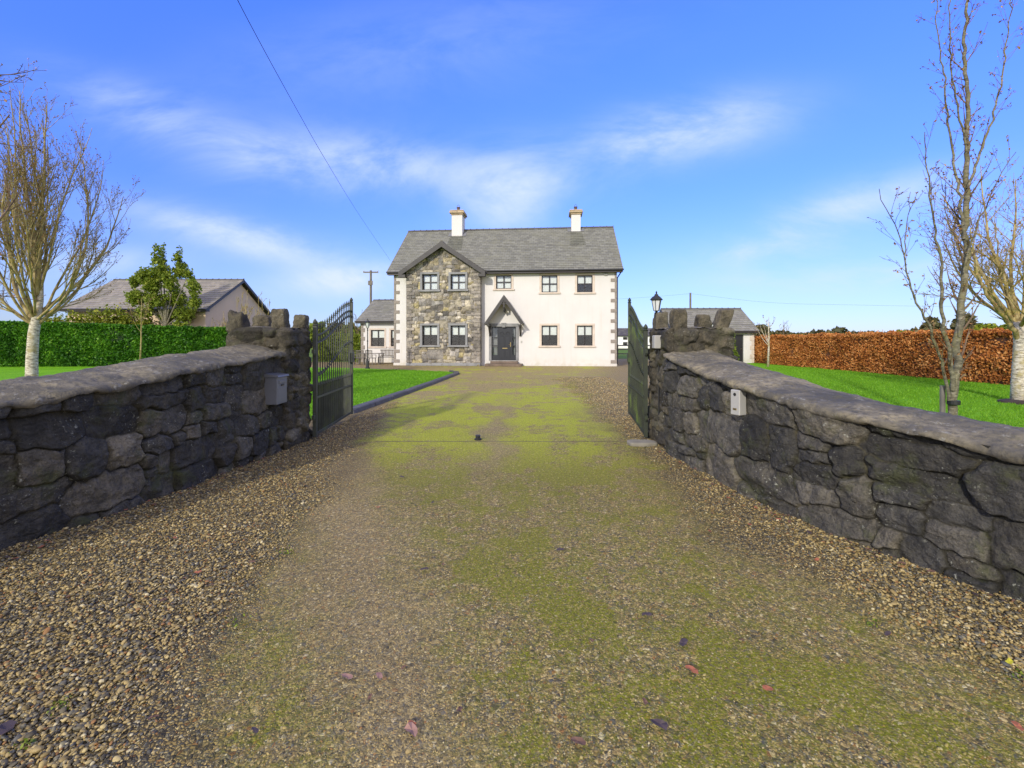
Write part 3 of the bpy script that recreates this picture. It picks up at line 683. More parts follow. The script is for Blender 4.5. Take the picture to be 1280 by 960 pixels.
PIERP = [(.078,.068,.046),(.055,.049,.036),(.095,.082,.054),(.042,.038,.030),(.11,.098,.068)]
def pier(label, x0, x1, y0, y1, H, seed, m, corner_h, palette=PIERP):
    th = thing('gate_pier', label, 'pier', ((x0+x1)/2, (y0+y1)/2, 0), 0)
    Vs, fs, cs = [], [], []; off = 0; res = 0.014
    per = [(x0,y0,x1,y0),(x1,y0,x1,y1),(x1,y1,x0,y1),(x0,y1,x0,y0)]; L = sum(math.hypot(c-a,d-b) for a,b,c,d in per)
    ni = int(L/res); s = np.linspace(0, L, ni); nj = int(H/res); z = np.linspace(-.05, H, nj)
    # rounded rectangle path
    acc = 0; PX = np.zeros(ni); PY = np.zeros(ni)
    for a,b,c,d in per:
        l = math.hypot(c-a, d-b); k = (s >= acc-1e-9) & (s <= acc+l+1e-9); t_ = (s[k]-acc)/l; PX[k] = a+(c-a)*t_; PY[k] = b+(d-b)*t_; acc += l
    cx, cy = (x0+x1)/2, (y0+y1)/2; hx, hy = (x1-x0)/2, (y1-y0)/2
    qx, qy = (PX-cx)/hx, (PY-cy)/hy; nrm = (np.abs(qx)**14+np.abs(qy)**14)**(1/14.); PX = cx+(PX-cx)/nrm; PY = cy+(PY-cy)/nrm
    tx = np.gradient(PX); ty = np.gradient(PY); ln = np.hypot(tx,ty)+1e-9; nx, ny = ty/ln, -tx/ln
    Sg, Zg = np.meshgrid(s, z, indexing='ij')
    rects = split_rects(0, L, -.2, H+.02, 0.075, seed, 1.7)
    d, col = stones(Sg, Zg, rects, seed, palette, (.045,.040,.028), bulge=0.05, edge=0.028, pn=3.0, rough=.012)
    d = d*np.clip((Sg/0.04), 0, 1)*np.clip((L-Sg)/0.04, 0, 1)
    top = np.clip((H-Zg)/0.05, 0, 1); d = d-0.05*(1-top)
    V_ = np.stack([PX[:,None]+nx[:,None]*d, PY[:,None]+ny[:,None]*d, Zg], -1)
    npmesh('pier_body', V_.reshape(-1,3), gridf(ni, nj), m, th, col.reshape(-1,3))
    # flat mortar cap
    g = 24; u = np.linspace(-1,1,g); U, V2 = np.meshgrid(u, u, indexing='ij')
    Vt = np.stack([cx+U*(hx-.005), cy+V2*(hy-.005), H-0.004+0.018*fbm(U*4+seed, V2*4, 0.0, seed, 3)+0.02*(1-np.maximum(abs(U),abs(V2))**4)-.01], -1)
    npmesh('mortar_top', Vt.reshape(-1,3), gridf(g, g), M_cope, th)
    for (ax, ay, w_, d_, h_, lean, zb) in corner_h:
        V0, F0 = ico(5); p = 7.0
        V0 = V0/((np.abs(V0)**p).sum(1)**(1/p))[:,None]
        tp = 1-0.14*(V0[:,2]*0.5+0.5)
        q = V0*np.array([w_/2, d_/2, h_/2]); q[:,0] *= tp; q[:,1] *= tp
        nn_ = fbm(q[:,0]*9+ax*7, q[:,1]*9+ay*5, q[:,2]*9, seed+4, 4); nf_ = fbm(q[:,0]*30+ax, q[:,1]*30, q[:,2]*30, seed+6, 3)
        crease = -0.22*np.exp(-((V0[:,2]-0.1-0.15*np.sin(V0[:,0]*3))/0.07)**2)*(1 if h_ > .35 else 0)
        q = q*(1+0.12*nn_+0.05*nf_+crease)[:,None]*np.array([.92,.92,.97])
        q[:,0] += lean*q[:,2]
        q += np.array([ax, ay, zb+h_/2])
        br = random.uniform(.8,1.2); c0 = np.array(PIERP[random.randrange(len(PIERP))])*br*(1+.3*nn_[:,None])
        npmesh('standing_stone', q, F0, m, th, np.clip(c0,.02,.4))
    return th
pier('square rubble gate pier with mossy corner stones beside the left gate', -3.95, -3.13, 6.32, 7.08, 1.70, 31, M_pier,
     [(-3.86,6.42,.27,.26,.66,0,1.27),(-3.26,6.42,.22,.22,.30,-.08,1.66),(-3.22,6.96,.22,.22,.24,.1,1.67),(-3.80,6.96,.30,.24,.24,0,1.66)])
pier('square rubble gate pier carrying the lantern beside the right gate', 2.16, 2.98, 6.12, 7.18, 1.69, 37, M_pier,
     [(2.27,6.22,.22,.22,.34,0,1.60),(2.30,7.06,.22,.24,.34,0,1.62),(2.95,7.04,.24,.2,.26,0,1.65),(2.88,6.22,.20,.2,.29,.25,1.65)])

# ------------------------------------------------------------------ gates
def gate(label, hinge, end, m, htop, seed):
    hx_, hy_ = hinge; L = math.hypot(end[0]-hx_, end[1]-hy_); rz = math.atan2(end[1]-hy_, end[0]-hx_)
    th = thing('iron_gate', label, 'gate', (hx_, hy_, 0), rz, 'pair of open iron entrance gates')
    def ss(x): q = min(1, max(0, x/L)); return q*q*(3-2*q)
    z1 = lambda x: htop-0.20+0.52*ss(x); z2 = lambda x: z1(x)-0.12; z3 = lambda x: 0.98+0.52*ss(x)
    for xx, zt in ((0, htop), (L, 2.34)):
        mb = MB(); mb.box(xx-.028, xx+.028, -.028, .028, 0.04, zt-.06)
        mb.lathe([(.030,zt-.06),(.040,zt-.045),(.022,zt-.03),(.034,zt-.005),(.026,zt+.02),(.004,zt+.05)], xx, 0, 8)
        mb.build('stile', m, th)
    mb = MB(); mb.box(.028, L-.028, -.02, .02, .06, .10); mb.build('bottom_rail', m, th)
    mb = MB(); mb.box(.028, L-.028, -.02, .02, .62, .65); mb.build('middle_rail', m, th)
    for zf, r_ in ((z1,.014),(z2,.014)):
        mb = MB(); mb.tube([(x_, 0, zf(x_)) for x_ in np.linspace(.02, L-.02, 24)], r_, 6); mb.build('curved_rail', m, th)
    mb = MB()
    n = 17
    xs = [L*(i+1)/(n+1) for i in range(n)]
    pts = [(x_, 0.018*math.sin(x_*60), z3(x_)+0.018*math.cos(x_*60)) for x_ in np.linspace(.02, L-.02, 160)]
    mb.tube(pts, .011, 5); mb.build('twisted_rail', m, th)
    mb = MB()
    for i in range(n+1):
        xc = L*(i+.5)/(n+1); zc = (z1(xc)+z2(xc))/2
        mb.tube([(xc+.045*math.cos(a), 0, zc+.045*math.sin(a)) for a in np.linspace(0, 2*PI, 13)], .007, 4)
    mb.build('ring_band', m, th)
    for x_ in xs:
        mb = MB(); zt = z1(x_)+.20
        mb.box(x_-.007, x_+.007, -.007, .007, .10, zt-.10)
        mb.lathe([(.010,zt-.11),(.020,zt-.10),(.010,zt-.09),(.018,zt-.06),(.001,zt+.01)], x_, 0, 6)
        mb.build('spear_bar', m, th)
    for i in range(n+1):
        x_ = L*(i+.5)/(n+1); mb = MB(); mb.box(x_-.009, x_+.009, -.009, .009, .10, .80); mb.lathe([(.009,.80),(.018,.82),(.001,.88)], x_, 0, 6)
        mb.build('dog_bar', m, th)
    for zz_ in (.35, 1.35):
        mb = MB(); mb.box(-.10, -.02, -.02, .02, zz_-.03, zz_+.03); mb.tube([(-.05,0,zz_-.06),(-.05,0,zz_+.06)], .02, 8); mb.build('hinge', m, th)
    mb = MB(); mb.bbox(L-.10, L+.045, -.045, .045, 1.08, 1.28, .008); mb.build('lock_box', m, th)
    return th
gate('open iron gate with spear bars in front of the left lawn', (-3.02, 6.98), (-3.24, 9.18), M_gate, 1.80, 1)
gate('open iron gate covered in green algae beside the lantern pier', (2.05, 6.98), (2.38, 9.22), M_gate2, 1.72, 2)

# ------------------------------------------------------------------ things on walls and ground at the gate
def lantern_parts(th, zc, s):
    """lantern of height about .36*s standing at local height zc"""
    mb = MB(); mb.lathe([(.03*s,zc),(.035*s,zc+.01*s),(.012*s,zc+.02*s),(.03*s,zc+.03*s),(.045*s,zc+.04*s)], 0, 0, 6); mb.build('lamp_base', M_black, th)
    mb = MB(); mb.lathe([(.042*s,zc+.045*s),(.075*s,zc+.22*s)], 0, 0, 6); mb.build('lamp_glass', M_frost, th)
    mb = MB()
    for k in range(6):
        a = 2*PI*k/6; mb.tube([(.046*s*math.cos(a),.046*s*math.sin(a),zc+.04*s),(.080*s*math.cos(a),.080*s*math.sin(a),zc+.225*s)], .005*s, 4)
    mb.build('lamp_frame', M_black, th)
    mb = MB(); mb.lathe([(.105*s,zc+.218*s),(.108*s,zc+.228*s),(.075*s,zc+.265*s),(.035*s,zc+.295*s),(.03*s,zc+.315*s),(.012*s,zc+.325*s),(.016*s,zc+.345*s),(.002*s,zc+.375*s)], 0, 0, 6); mb.build('lamp_roof', M_black, th)
lt = thing('pier_lantern', 'black hexagonal lantern on top of the right gate pier', 'lantern', (2.24, 7.06, 1.94)); lantern_parts(lt, 0.0, 0.93)
def frame_at(fx, y, side):
    d = (fx(y+.1)-fx(y-.1))/.2; t_ = Vector((d, 1, 0)).normalized(); n_ = Vector((t_.y, -t_.x, 0))
    if n_.x*side < 0: n_ = -n_
    return t_, n_
# grey post box: local x = out from the wall, y along the wall
bx = thing('post_box', 'grey metal post box with a slot on the left stone wall', 'post box', (-3.25, 6.10, 0.67), R(3))
mb = MB(); mb.bbox(0,.165,-.15,.15,0,.36,.006); mb.build('box_body', M_boxg, bx)
mb = MB(); mb.prism([(0,.362),(.19,.362),(.18,.385),(0,.41)], -.165, .165); mb.build('lid', M_boxg, bx)
mb = MB(); mb.bbox(.163,.172,-.10,.10,.275,.315,.003); fl = mb.build('letter_flap', M_boxg, bx)
mb = MB(); mb.box(.171,.175,-.035,.045,.240,.262); mb.build('slot', M_black, bx)
mb = MB(); mb.bbox(.163,.168,-.125,.125,.02,.22,.003); mb.build('door', M_boxg, bx)
t_, n_ = frame_at(face_r, 4.50, -1)
ic = thing('intercom', 'tall white intercom panel on the right stone wall', 'intercom', (float(face_r(4.50))-.07, 4.50, .775), math.atan2(n_.y, n_.x)+R(14))
mb = MB(); mb.bbox(-.05,.045,-.055,.055,0,.25,.008); mb.build('panel', M_plast, ic)
mb = MB(); mb.v = []; mb.tube([(.044,.0,.205),(.049,.0,.205)], .016, 14); mb.build('camera_eye', M_black, ic)
mb = MB(); mb.bbox(.042,.048,-.022,.022,.05,.07,.002); mb.build('call_button', M_brass, ic)
cb = thing('control_box', 'small white box on the road side of the lantern pier', 'control box', (2.10, 6.62, 1.40), 0)
mb = MB(); mb.bbox(-.045,.06,-.06,.06,0,.19,.008); mb.build('box_case', M_plast, cb)
mb = MB(); mb.tube([(.03,0,0),(.035,0.01,-.5),(.03,0,-1.38)], .008, 5); mb.build('conduit', M_black, cb)
# threshold rail, gate stop, foot slab
mb = MB(); ss_ = np.linspace(-2.05, 1.75, 24)
for a, b in zip(ss_[:-1], ss_[1:]):
    w1, w2 = (.006*math.sin(a*9), .006*math.sin(b*9)); mb.add([(a,6.815+w1,.003),(b,6.815+w2,.003),(b,6.835+w2,.007),(a,6.835+w1,.007),(a,6.85+w1,.003),(b,6.85+w2,.003)], [(0,1,2,3),(3,2,5,4)])
tag(mb.build('threshold_strip', simple('worn_strip', (.13,.11,.06), .9, var=.5, scale=9)), 'thin dark strip set across the mossy drive between the gates', 'threshold')
mb = MB(); mb.lathe([(.055,0),(.055,.02),(.035,.03),(.035,.055),(.045,.06),(.03,.075)], -.52, 6.95, 12); tag(mb.build('gate_stop', M_black), 'small black gate stop standing in the middle of the drive', 'gate stop')
V0, F0 = ico(4); p = 5; V0 = V0/((np.abs(V0)**p).sum(1)**(1/p))[:,None]*np.array([.20,.13,.035]); V0 *= (1+.08*fbm(V0[:,0]*8,V0[:,1]*8,0.0,3,3))[:,None]
tag(npmesh('stone_slab', V0+np.array([1.90,6.62,.02]), F0, M_slab), 'flat pale stone slab at the foot of the right gate', 'slab')

# ------------------------------------------------------------------ house
OX, OY = -7.452, 28.85; A5 = R(5); c5, s5 = math.cos(A5), math.sin(A5)
def hu(px, v=0.0, o=(OX, OY)):
    k = (px-640)/F; return (k*(o[1]+v*c5)-o[0]-v*s5)/(c5+k*s5)
def hz(py, u, v=0.0, o=(OX, OY)): Yw = o[1]-u*s5+v*c5; return CH-(py-HOR)*Yw/F
house = thing('two_storey_house', 'two storey cream house with stone gable and slate roof at the drive end', 'house', (OX, OY, 0), -A5)
U1 = hu(770.5); WH = 5.78; D = 8.0; ST0, ST1 = hu(508.5,-.45), hu(599.5,-.45); PJ = -.45
RK = 0.83; RB = 5.88
def opening(px0, px1, py0, py1, v): u0, u1 = hu(px0, v), hu(px1, v); um = (u0+u1)/2; return (u0, u1, hz(py1, um, v), hz(py0, um, v))
ops = [opening(620,639.3,344,361,0), opening(677,696.8,344,365.3,0), opening(721.3,740.8,344,365.3,0), opening(677,696.8,407,432,0), opening(721.3,740.8,407,432,0)]
dop = (hu(614.5), hu(645), 0.32, 2.42)
sops = [opening(528,547,343,362.5,PJ), opening(563.5,582,343,362,PJ), opening(528,547,407,431.5,PJ), opening(563.5,582,407,431.5,PJ)]
def wall_front(mb, u0, u1, z0, z1, openings, v, depth=0.16):
    us = sorted({u0,u1,*[q for o in openings for q in o[:2]]}); zs = sorted({z0,z1,*[q for o in openings for q in o[2:]]})
    for i in range(len(us)-1):
        for j in range(len(zs)-1):
            um, zm = (us[i]+us[i+1])/2, (zs[j]+zs[j+1])/2
            if any(o[0] < um < o[1] and o[2] < zm < o[3] for o in openings): continue
            mb.add([(us[i],v,zs[j]),(us[i+1],v,zs[j]),(us[i+1],v,zs[j+1]),(us[i],v,zs[j+1])], [(0,1,2,3)])
    for a,b,c,d in openings:
        e = v+depth
        mb.add([(a,v,c),(b,v,c),(b,v,d),(a,v,d),(a,e,c),(b,e,c),(b,e,d),(a,e,d)], [(0,1,5,4),(1,2,6,5),(2,3,7,6),(3,0,4,7)])
mb = MB()
mb_open = [o for o in ops]+[dop]
# main render walls: front left strip, front right, sides, back
wall_front(mb, 0, ST0+.05, 0, WH, [], 0); wall_front(mb, ST1-.05, U1, 0, WH, mb_open, 0)
mb.add([(0,0,0),(0,D,0),(0,D,WH),(0,D/2,9.35),(0,0,WH)], [(0,1,2,3,4)]); mb.add([(U1,0,0),(U1,D,0),(U1,D,WH),(U1,D/2,9.35),(U1,0,WH)], [(0,4,3,2,1)])
mb.add([(0,D,0),(U1,D,0),(U1,D,WH),(0,D,WH)], [(0,1,2,3)])
mb.add([(ST1-.12,PJ+.02,0),(ST1-.12,0,0),(ST1-.12,0,6.0),(ST1-.12,PJ+.02,6.0)], [(0,1,2,3)])
mb.box(-.05, ST0, -.03, 0.02, 0, .16); mb.box(ST1+.02, hu(609), -.03, .02, 0, .16); mb.box(hu(652.5), U1+.03, -.03, .02, 0, .16)
walls = mb.build('wall', M_render, house)
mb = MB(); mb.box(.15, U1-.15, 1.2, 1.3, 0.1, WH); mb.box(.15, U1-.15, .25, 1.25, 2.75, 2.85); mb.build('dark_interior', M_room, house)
# stone gable front
gw = ST1-ST0; gm = (ST0+ST1)/2; slope = 1.0
apex_z = hz(305.5, gm, PJ)
ev = hz(337.5, ST0, PJ)
sl_g = (apex_z-ev)/(gw/2)
res = 0.026; ni = int(gw/res); nj = int(apex_z/res)
us = np.linspace(ST0, ST1, ni); zs = np.linspace(0, apex_z, nj); Sg, Zg = np.meshgrid(us, zs, indexing='ij')
rects = split_rects(ST0-.1, ST1+.1, -.1, apex_z+.2, 0.13, 77, 1.35)
HPAL = [(.26,.235,.18),(.31,.275,.20),(.18,.165,.14),(.36,.325,.25),(.22,.21,.19),(.33,.285,.15),(.29,.27,.24),(.14,.13,.115),(.40,.365,.30),(.25,.215,.14)]
d, col = stones(Sg, Zg, rects, 78, HPAL, (.12,.10,.07), bulge=0.055, edge=0.030, warp=0.035, rough=0.008)
cu = (Sg[:-1,:-1]+Sg[1:,1:])/2; cz = (Zg[:-1,:-1]+Zg[1:,1:])/2
kp_ = cz < apex_z-np.abs(cu-gm)*sl_g-0.0
for a,b,c_,d_ in sops: kp_ &= ~((cu > a) & (cu < b) & (cz > c_) & (cz < d_))
Vg = np.stack([Sg, PJ-d, Zg], -1)
npmesh('stone_gable', Vg.reshape(-1,3), gridf(ni, nj, keep=kp_), M_hstone, house, col.reshape(-1,3), world=False)
# stone quoins each side of the gable
QP = [(.20,.18,.155),(.26,.235,.20),(.17,.155,.135),(.30,.27,.23)]
for side, uq in ((0, ST0), (1, ST1)):
    mb = MB(); z = 0.2; k = 0
    while z < ev-.05:
        h = random.uniform(.19,.25); wq = (.50 if k % 2 else .34)+random.uniform(-.04,.04)
        a, b = (uq-.06, uq+wq) if side == 0 else (uq-wq, uq+.06)
        if side == 0: a = uq-.02
        mb.bbox(a, b, PJ-.075, PJ+.42, z+.008, min(z+h, ev)-.008, .012, col=(lambda c_, k_: tuple(q*k_ for q in c_))(random.choice(QP), random.uniform(.8,1.2))); z += h; k += 1
    mb.build('stone_quoins', M_hstone, house)
mb = MB(); mb.bbox(ST0-.04, ST1+.05, PJ-.07, PJ+.2, 0, .18, .02); mb.build('plinth', M_greysurr, house)
# rendered corner quoins
for uq, sgn in ((0, 1), (U1, -1)):
    mb = MB(); z = .16; k = 0
    while z < WH-.2:
        h = .31; wq = .34 if k % 2 == 0 else .17
        a, b = (uq-.03, uq+wq) if sgn > 0 else (uq-wq, uq+.03)
        dd = .34 if k % 2 else .2
        if k % 2 == 0: mb.bbox(a, b, -.03, dd, z+.01, min(z+h, WH)-.01-.08, .008)
        else: mb.bbox(*((uq-.03, uq+.10) if sgn > 0 else (uq-.10, uq+.03)), -.03, dd, z-.07, min(z+h, WH)+.00, .008)
        z += h; k += 1
    mb.build('corner_quoins', M_quoin, house)

# roof made of overlapping courses
def courses(mb, p0, p1, q0, q1, n, t_=0.018):
    """eaves edge p0-p1 up to ridge edge q0-q1"""
    p0,p1,q0,q1 = map(Vector,(p0,p1,q0,q1)); nrm = (p1-p0).cross(q0-p0).normalized()
    if nrm.z < 0: nrm = -nrm
    for k in range(n):
        a, b = k/n, (k+1)/n
        e0, e1 = p0.lerp(q0,a), p1.lerp(q1,a); f0, f1 = p0.lerp(q0,b), p1.lerp(q1,b)
        mb.add([e0, e1, e1+nrm*t_, e0+nrm*t_, f1, f0], [(0,1,2,3),(3,2,4,5)])
OV = .34; RZ = RB+RK*(D/2+OV)-.02
def main_roof():
    mb = MB(); e = -OV; ua, ub = -.38, U1+.36
    courses(mb, (ua,e,RB),(ub,e,RB),(ua,D/2,RZ),(ub,D/2,RZ), 26)
    courses(mb, (ub,D+OV,RB),(ua,D+OV,RB),(ub,D/2,RZ),(ua,D/2,RZ), 26)
    # undersides and verge edges
    for u_ in (ua, ub): mb.add([(u_,e,RB),(u_,D/2,RZ),(u_,D+OV,RB),(u_,D+OV,RB-.10),(u_,D/2,RZ-.10),(u_,e,RB-.10)], [(0,1,4,5),(1,2,3,4)])
    mb.add([(ua,e,RB-.10),(ub,e,RB-.10),(ub,D/2,RZ-.10),(ua,D/2,RZ-.10),(ub,D+OV,RB-.10),(ua,D+OV,RB-.10)], [(0,1,2,3),(3,2,4,5)])
    return mb.build('roof', M_slate, house)
roof = main_roof()
def ridge_tiles(parent, ua, ub, v, z, m=M_wood, along='x', L=.45):
    mb = MB(); n = int(abs(ub-ua)/L)
    for k in range(n):
        a = ua+(ub-ua)*(k+.03)/n; b = ua+(ub-ua)*(k+.97)/n; s = [(-.13,-.075),(-.05,.03),(.05,.03),(.13,-.075)]
        if along == 'x': vs = [(a,v+p,z+q) for p,q in s]+[(b,v+p,z+q) for p,q in s]
        else: vs = [(v+p,a,z+q) for p,q in s]+[(v+p,b,z+q) for p,q in s]
        mb.add(vs, [(0,1,5,4),(1,2,6,5),(2,3,7,6),(0,3,2,1),(4,5,6,7)])
        if along == 'x': mb.box(b-.02, b+.02, v-.05, v+.05, z+.02, z+.06)
    return mb.build('ridge_tiles', m, parent)
M_ridge = simple('ridge_tile', (.09,.085,.078), 0.8, var=0.25)
ridge_tiles(roof, -.38, U1+.36, D/2, RZ+.02, M_ridge)
# fascia and gutter
mb = MB()
mb.box(-.36, ST0-.25, -OV+.0, -OV+.03, RB-.19, RB-.01); mb.box(-.36, ST0-.25, -OV+.03, 0, RB-.19, RB-.17); mb.build('fascia', M_fascia, house); mb = MB(); mb.box(ST1+.3, U1+.34, -OV+.0, -OV+.03, RB-.19, RB-.01)
mb.box(ST1+.2, U1+.34, -OV+.03, 0, RB-.19, RB-.17)
mb.build('fascia', M_fascia, house)
mb = MB(); mb.tube([(-.38,-OV-.05,RB-.05),(ST0-.3,-OV-.05,RB-.05)], .055, 8); mb.build('gutter', M_black, house); mb = MB(); mb.tube([(ST1+.42,-OV-.05,RB-.05),(U1+.38,-OV-.05,RB-.06)], .055, 8); mb.build('gutter', M_black, house)
mb = MB(); mb.tube([(U1+.30,-OV-.05,RB-.08),(U1+.09,.28,5.4),(U1+.09,.28,.1)], .04, 8); mb.build('downpipe', M_black, house)
# cross gable roof (slopes fall along u), running back into the main slope
ov = .36; gz = apex_z+.10; eg = gz-sl_g*(gw/2+ov)
gf = PJ-.38
def gback(z): return (z-RB)/RK-OV+.05
mb = MB()
for sgn in (-1, 1):
    ue = gm+sgn*(gw/2+ov)
    courses(mb, (ue,gf,eg),(ue,max(gback(eg),.0),eg),(gm,gf,gz),(gm,gback(gz),gz), 13)
    mb.add([(ue,gf,eg-.1),(ue,max(gback(eg),.0),eg-.1),(gm,gback(gz),gz-.1),(gm,gf,gz-.1)], [(0,1,2,3)])
gr_ = mb.build('gable_roof', M_slateX, house)
mb = MB(); bw = .30
for sgn in (-1, 1):
    ue = gm+sgn*(gw/2+ov+.04); x_ = [(ue,eg-.04),(gm,gz+.02),(gm,gz+.02-bw*1.15),(ue-sgn*.0,eg-.04-bw)]
    k = len(mb.v); mb.prism(x_, gf-.045-.003*sgn, gf+.0)
    mb.box(min(ue, ue-sgn*.42), max(ue, ue-sgn*.42), gf-.05-.002*sgn, gf+.36, eg-.36, eg-.20)
mb.build('bargeboard', M_wood, house)
ridge_tiles(gr_, gf, gback(gz), gm, gz+.03, M_ridge, 'y')

# windows
def window(u0,u1,z0,z1,v,parent,blind,surr=None,low_dark=True,cols=2):
    d0 = v+.11; fr = .055
    mb = MB(); mb.box(u0,u0+fr,d0,d0+.06,z0,z1); mb.box(u1-fr,u1,d0,d0+.06,z0,z1); mb.box(u0+fr,u1-fr,d0,d0+.06,z0,z0+fr); mb.box(u0+fr,u1-fr,d0,d0+.06,z1-fr,z1)
    um = (u0+u1)/2; zm = (z0+z1)/2
    mb.box(um-.035,um+.035,d0-.008,d0+.05,z0+fr,z1-fr); mb.box(u0+fr,um-.035,d0-.006,d0+.048,zm-.035,zm+.035); mb.box(um+.035,u1-fr,d0-.006,d0+.048,zm-.035,zm+.035)
    w_ = mb.build('window', M_brownframe, parent)
    for a,b in ((u0+fr,um-.035),(um+.035,u1-fr)):
        for c,d in ((z0+fr,zm-.035),(zm+.035,z1-fr)):
            q = MB(); q.box(a,b,d0+.025,d0+.031,c,d); q.build('pane', M_glass, w_)
    bz = z0+fr if blind == 'full' else zm+.0
    if blind: q = MB(); q.box(u0+.03,u1-.03,d0+.065,d0+.075,bz,z1-.03); q.build('blind', M_blind, w_)
    if surr:
        m_, sw, pr = surr; q = MB()
        q.bbox(u0-sw,u0+.003,v-pr,v+.12,z0,z1,.008); q.bbox(u1-.003,u1+sw,v-pr,v+.12,z0,z1,.008); q.bbox(u0-sw,u1+sw,v-pr,v+.12,z1+.002,z1+sw,.008)
        q.build('surround', m_, w_)
        q = MB(); q.bbox(u0-sw-.06,u1+sw+.06,v-pr-.05,v+.12,z0-.11,z0-.002,.01); q.build('sill', m_, w_)
    return w_
for i, o in enumerate(ops): window(*o, 0, house, 'full' if i < 2 else 'half', (M_surr,.13,.02))
for i, o in enumerate(sops): window(*o, PJ, house, 'full' if i < 2 else 'half', (M_greysurr,.13,.10))
# flower on the right lower sill and shapes behind the dark panes
# door with side lights
u0,u1,z0,z1 = dop; l0, l1 = hu(622.6), hu(639.4)
mb = MB(); mb.box(u0,u0+.05,.06,.12,z0,z1); mb.box(u1-.05,u1,.06,.12,z0,z1); mb.box(u0+.05,u1-.05,.06,.12,z1-.06,z1); mb.box(l0-.05,l0,.06,.12,z0,z1-.06); mb.box(l1,l1+.05,.06,.12,z0,z1-.06)
for a,b in ((u0+.05,l0-.05),(l1+.05,u1-.05)):
    mb.box(a,b,.07,.11,z0,z0+.35)
    for q in (z0+.9, z0+1.42): mb.box(a,b,.07,.11,q,q+.05)
df = mb.build('door_frame', M_door, house)
for a,b in ((u0+.05,l0-.05),(l1+.05,u1-.05)):
    q = MB(); q.box(a,b,.085,.092,z0+.35,z1-.06); q.build('side_light', M_glass, df)
    q = MB(); q.box(a-.02,b+.02,.25,.26,z0+.3,z1); q.build('net_curtain', simple('net', (.25,.25,.24), .9), df)
mb = MB(); mb.box(l0,l1,.075,.12,z0+.01,z1-.062)
lm = (l0+l1)/2
for a,b in ((l0+.09,lm-.045),(lm+.045,l1-.09)):
    for c,d in ((z0+.15,z0+.70),(z0+.80,z0+1.50)):
        mb.bbox(a,b,.060,.080,c,d,.010)
    mb.tube([((a+b)/2+.13*math.cos(t_),.068,z0+1.62+.16*math.sin(t_)) for t_ in np.linspace(0,PI,9)], .012, 4)
    mb.bbox(a,b,.060,.080,z0+1.58,z0+1.66,.010)
dr = mb.build('front_door', M_door, house)
mb = MB(); mb.bbox(lm-.16,lm+.16,.050,.062,z0+.74,z0+.79,.004); mb.build('letter_plate', M_brass, dr)
mb = MB(); mb.bbox(l1-.085,l1-.045,.045,.062,z0+.86,z0+1.14,.004); mb.tube([(l1-.065,.03,z0+.99),(l1-.18,.03,z0+.99)], .012, 6); mb.build('handle', M_brass, dr)
mb = MB(); mb.bbox(u0-.16,u0+.0,-.045,.06,z0,z1,.01); mb.bbox(u1-.0,u1+.16,-.045,.06,z0,z1,.01); mb.bbox(u0-.16,u1+.16,-.05,.06,z1+.002,z1+.20,.01)
um = (u0+u1)/2; mb.prism([(um-.10,z1-.04),(um+.10,z1-.04),(um+.15,z1+.24),(um-.15,z1+.24)], -.09, .05); mb.build('door_surround', M_greysurr, house)
mb = MB(); a, b = hu(608.5), hu(653.5); mb.bbox(a,b,-.85,-.05,0,.15,.015); mb.bbox(a+.28,b-.28,-.50,-.05,.152,.30,.015); mb.build('door_steps', M_step, house)
# porch hood
pa_ = hz(369, hu(629.8,-.7), -.7); pe = hz(404.5, hu(629.8,-.7), -.7); pu0, pu1 = hu(605.8,-.7), hu(654.4,-.7); pm_ = (pu0+pu1)/2
mb = MB()
for sgn, ue in ((-1,pu0),(1,pu1)): courses(mb, (ue,-.72,pe),(ue,.0,pe),(pm_,-.72,pa_),(pm_,.0,pa_), 8, .014); mb.add([(ue,-.72,pe-.07),(ue,0,pe-.07),(pm_,0,pa_-.07),(pm_,-.72,pa_-.07)], [(0,1,2,3)])
ph = mb.build('porch_roof', M_slateX, house)
mb = MB()
for sgn, ue in ((-1,pu0),(1,pu1)):
    ddx = ue-pm_
    mb.prism([(ue+sgn*.04,pe-.02),(pm_,pa_+.03),(pm_,pa_-.30),(ue-sgn*.19,pe-.02-.02)], -.765-.002*sgn, -.715)
mb.build('porch_bargeboard', M_wood, ph)
for sgn, ue in ((-1,pu0+.24),(1,pu1-.24)):
    mb = MB(); mb.box(ue-.055,ue+.055,-.10,0,pe-.75,pe-.02); mb.box(ue-.050,ue+.050,-.72,-.10,pe-.16,pe-.05); mb.bar((ue,-.07,pe-.70),(ue,-.60,pe-.16), .08)
    mb.build('porch_bracket', M_wood, ph)
mb = MB(); mb.bar((pm_,-.70,pa_-.25),(pm_,-.70,pa_-.72),.09); mb.bar((pm_-.3,-.69,pa_-.52),(pm_+.3,-.69,pa_-.52),.06); mb.lathe([(.03,pa_-.80),(.06,pa_-.76),(.03,pa_-.71)], pm_, -.70, 8); mb.build('king_post', M_wood, ph)
mb = MB(); mb.lathe([(.05,pa_-1.02),(.09,pa_-.92),(.06,pa_-.84),(.02,pa_-.80)], pm_, -.35, 8); mb.build('porch_light', M_black, house)
mb = MB(); mb.bbox(hu(651),hu(651)+.09,-.03,0,1.42,1.55,.005); mb.build('door_bell', M_plast, house)
mb = MB(); uq = hu(757); mb.bbox(uq-.10,uq+.10,-.10,0,5.52,5.66,.02); mb.build('alarm_camera', M_plast, house)
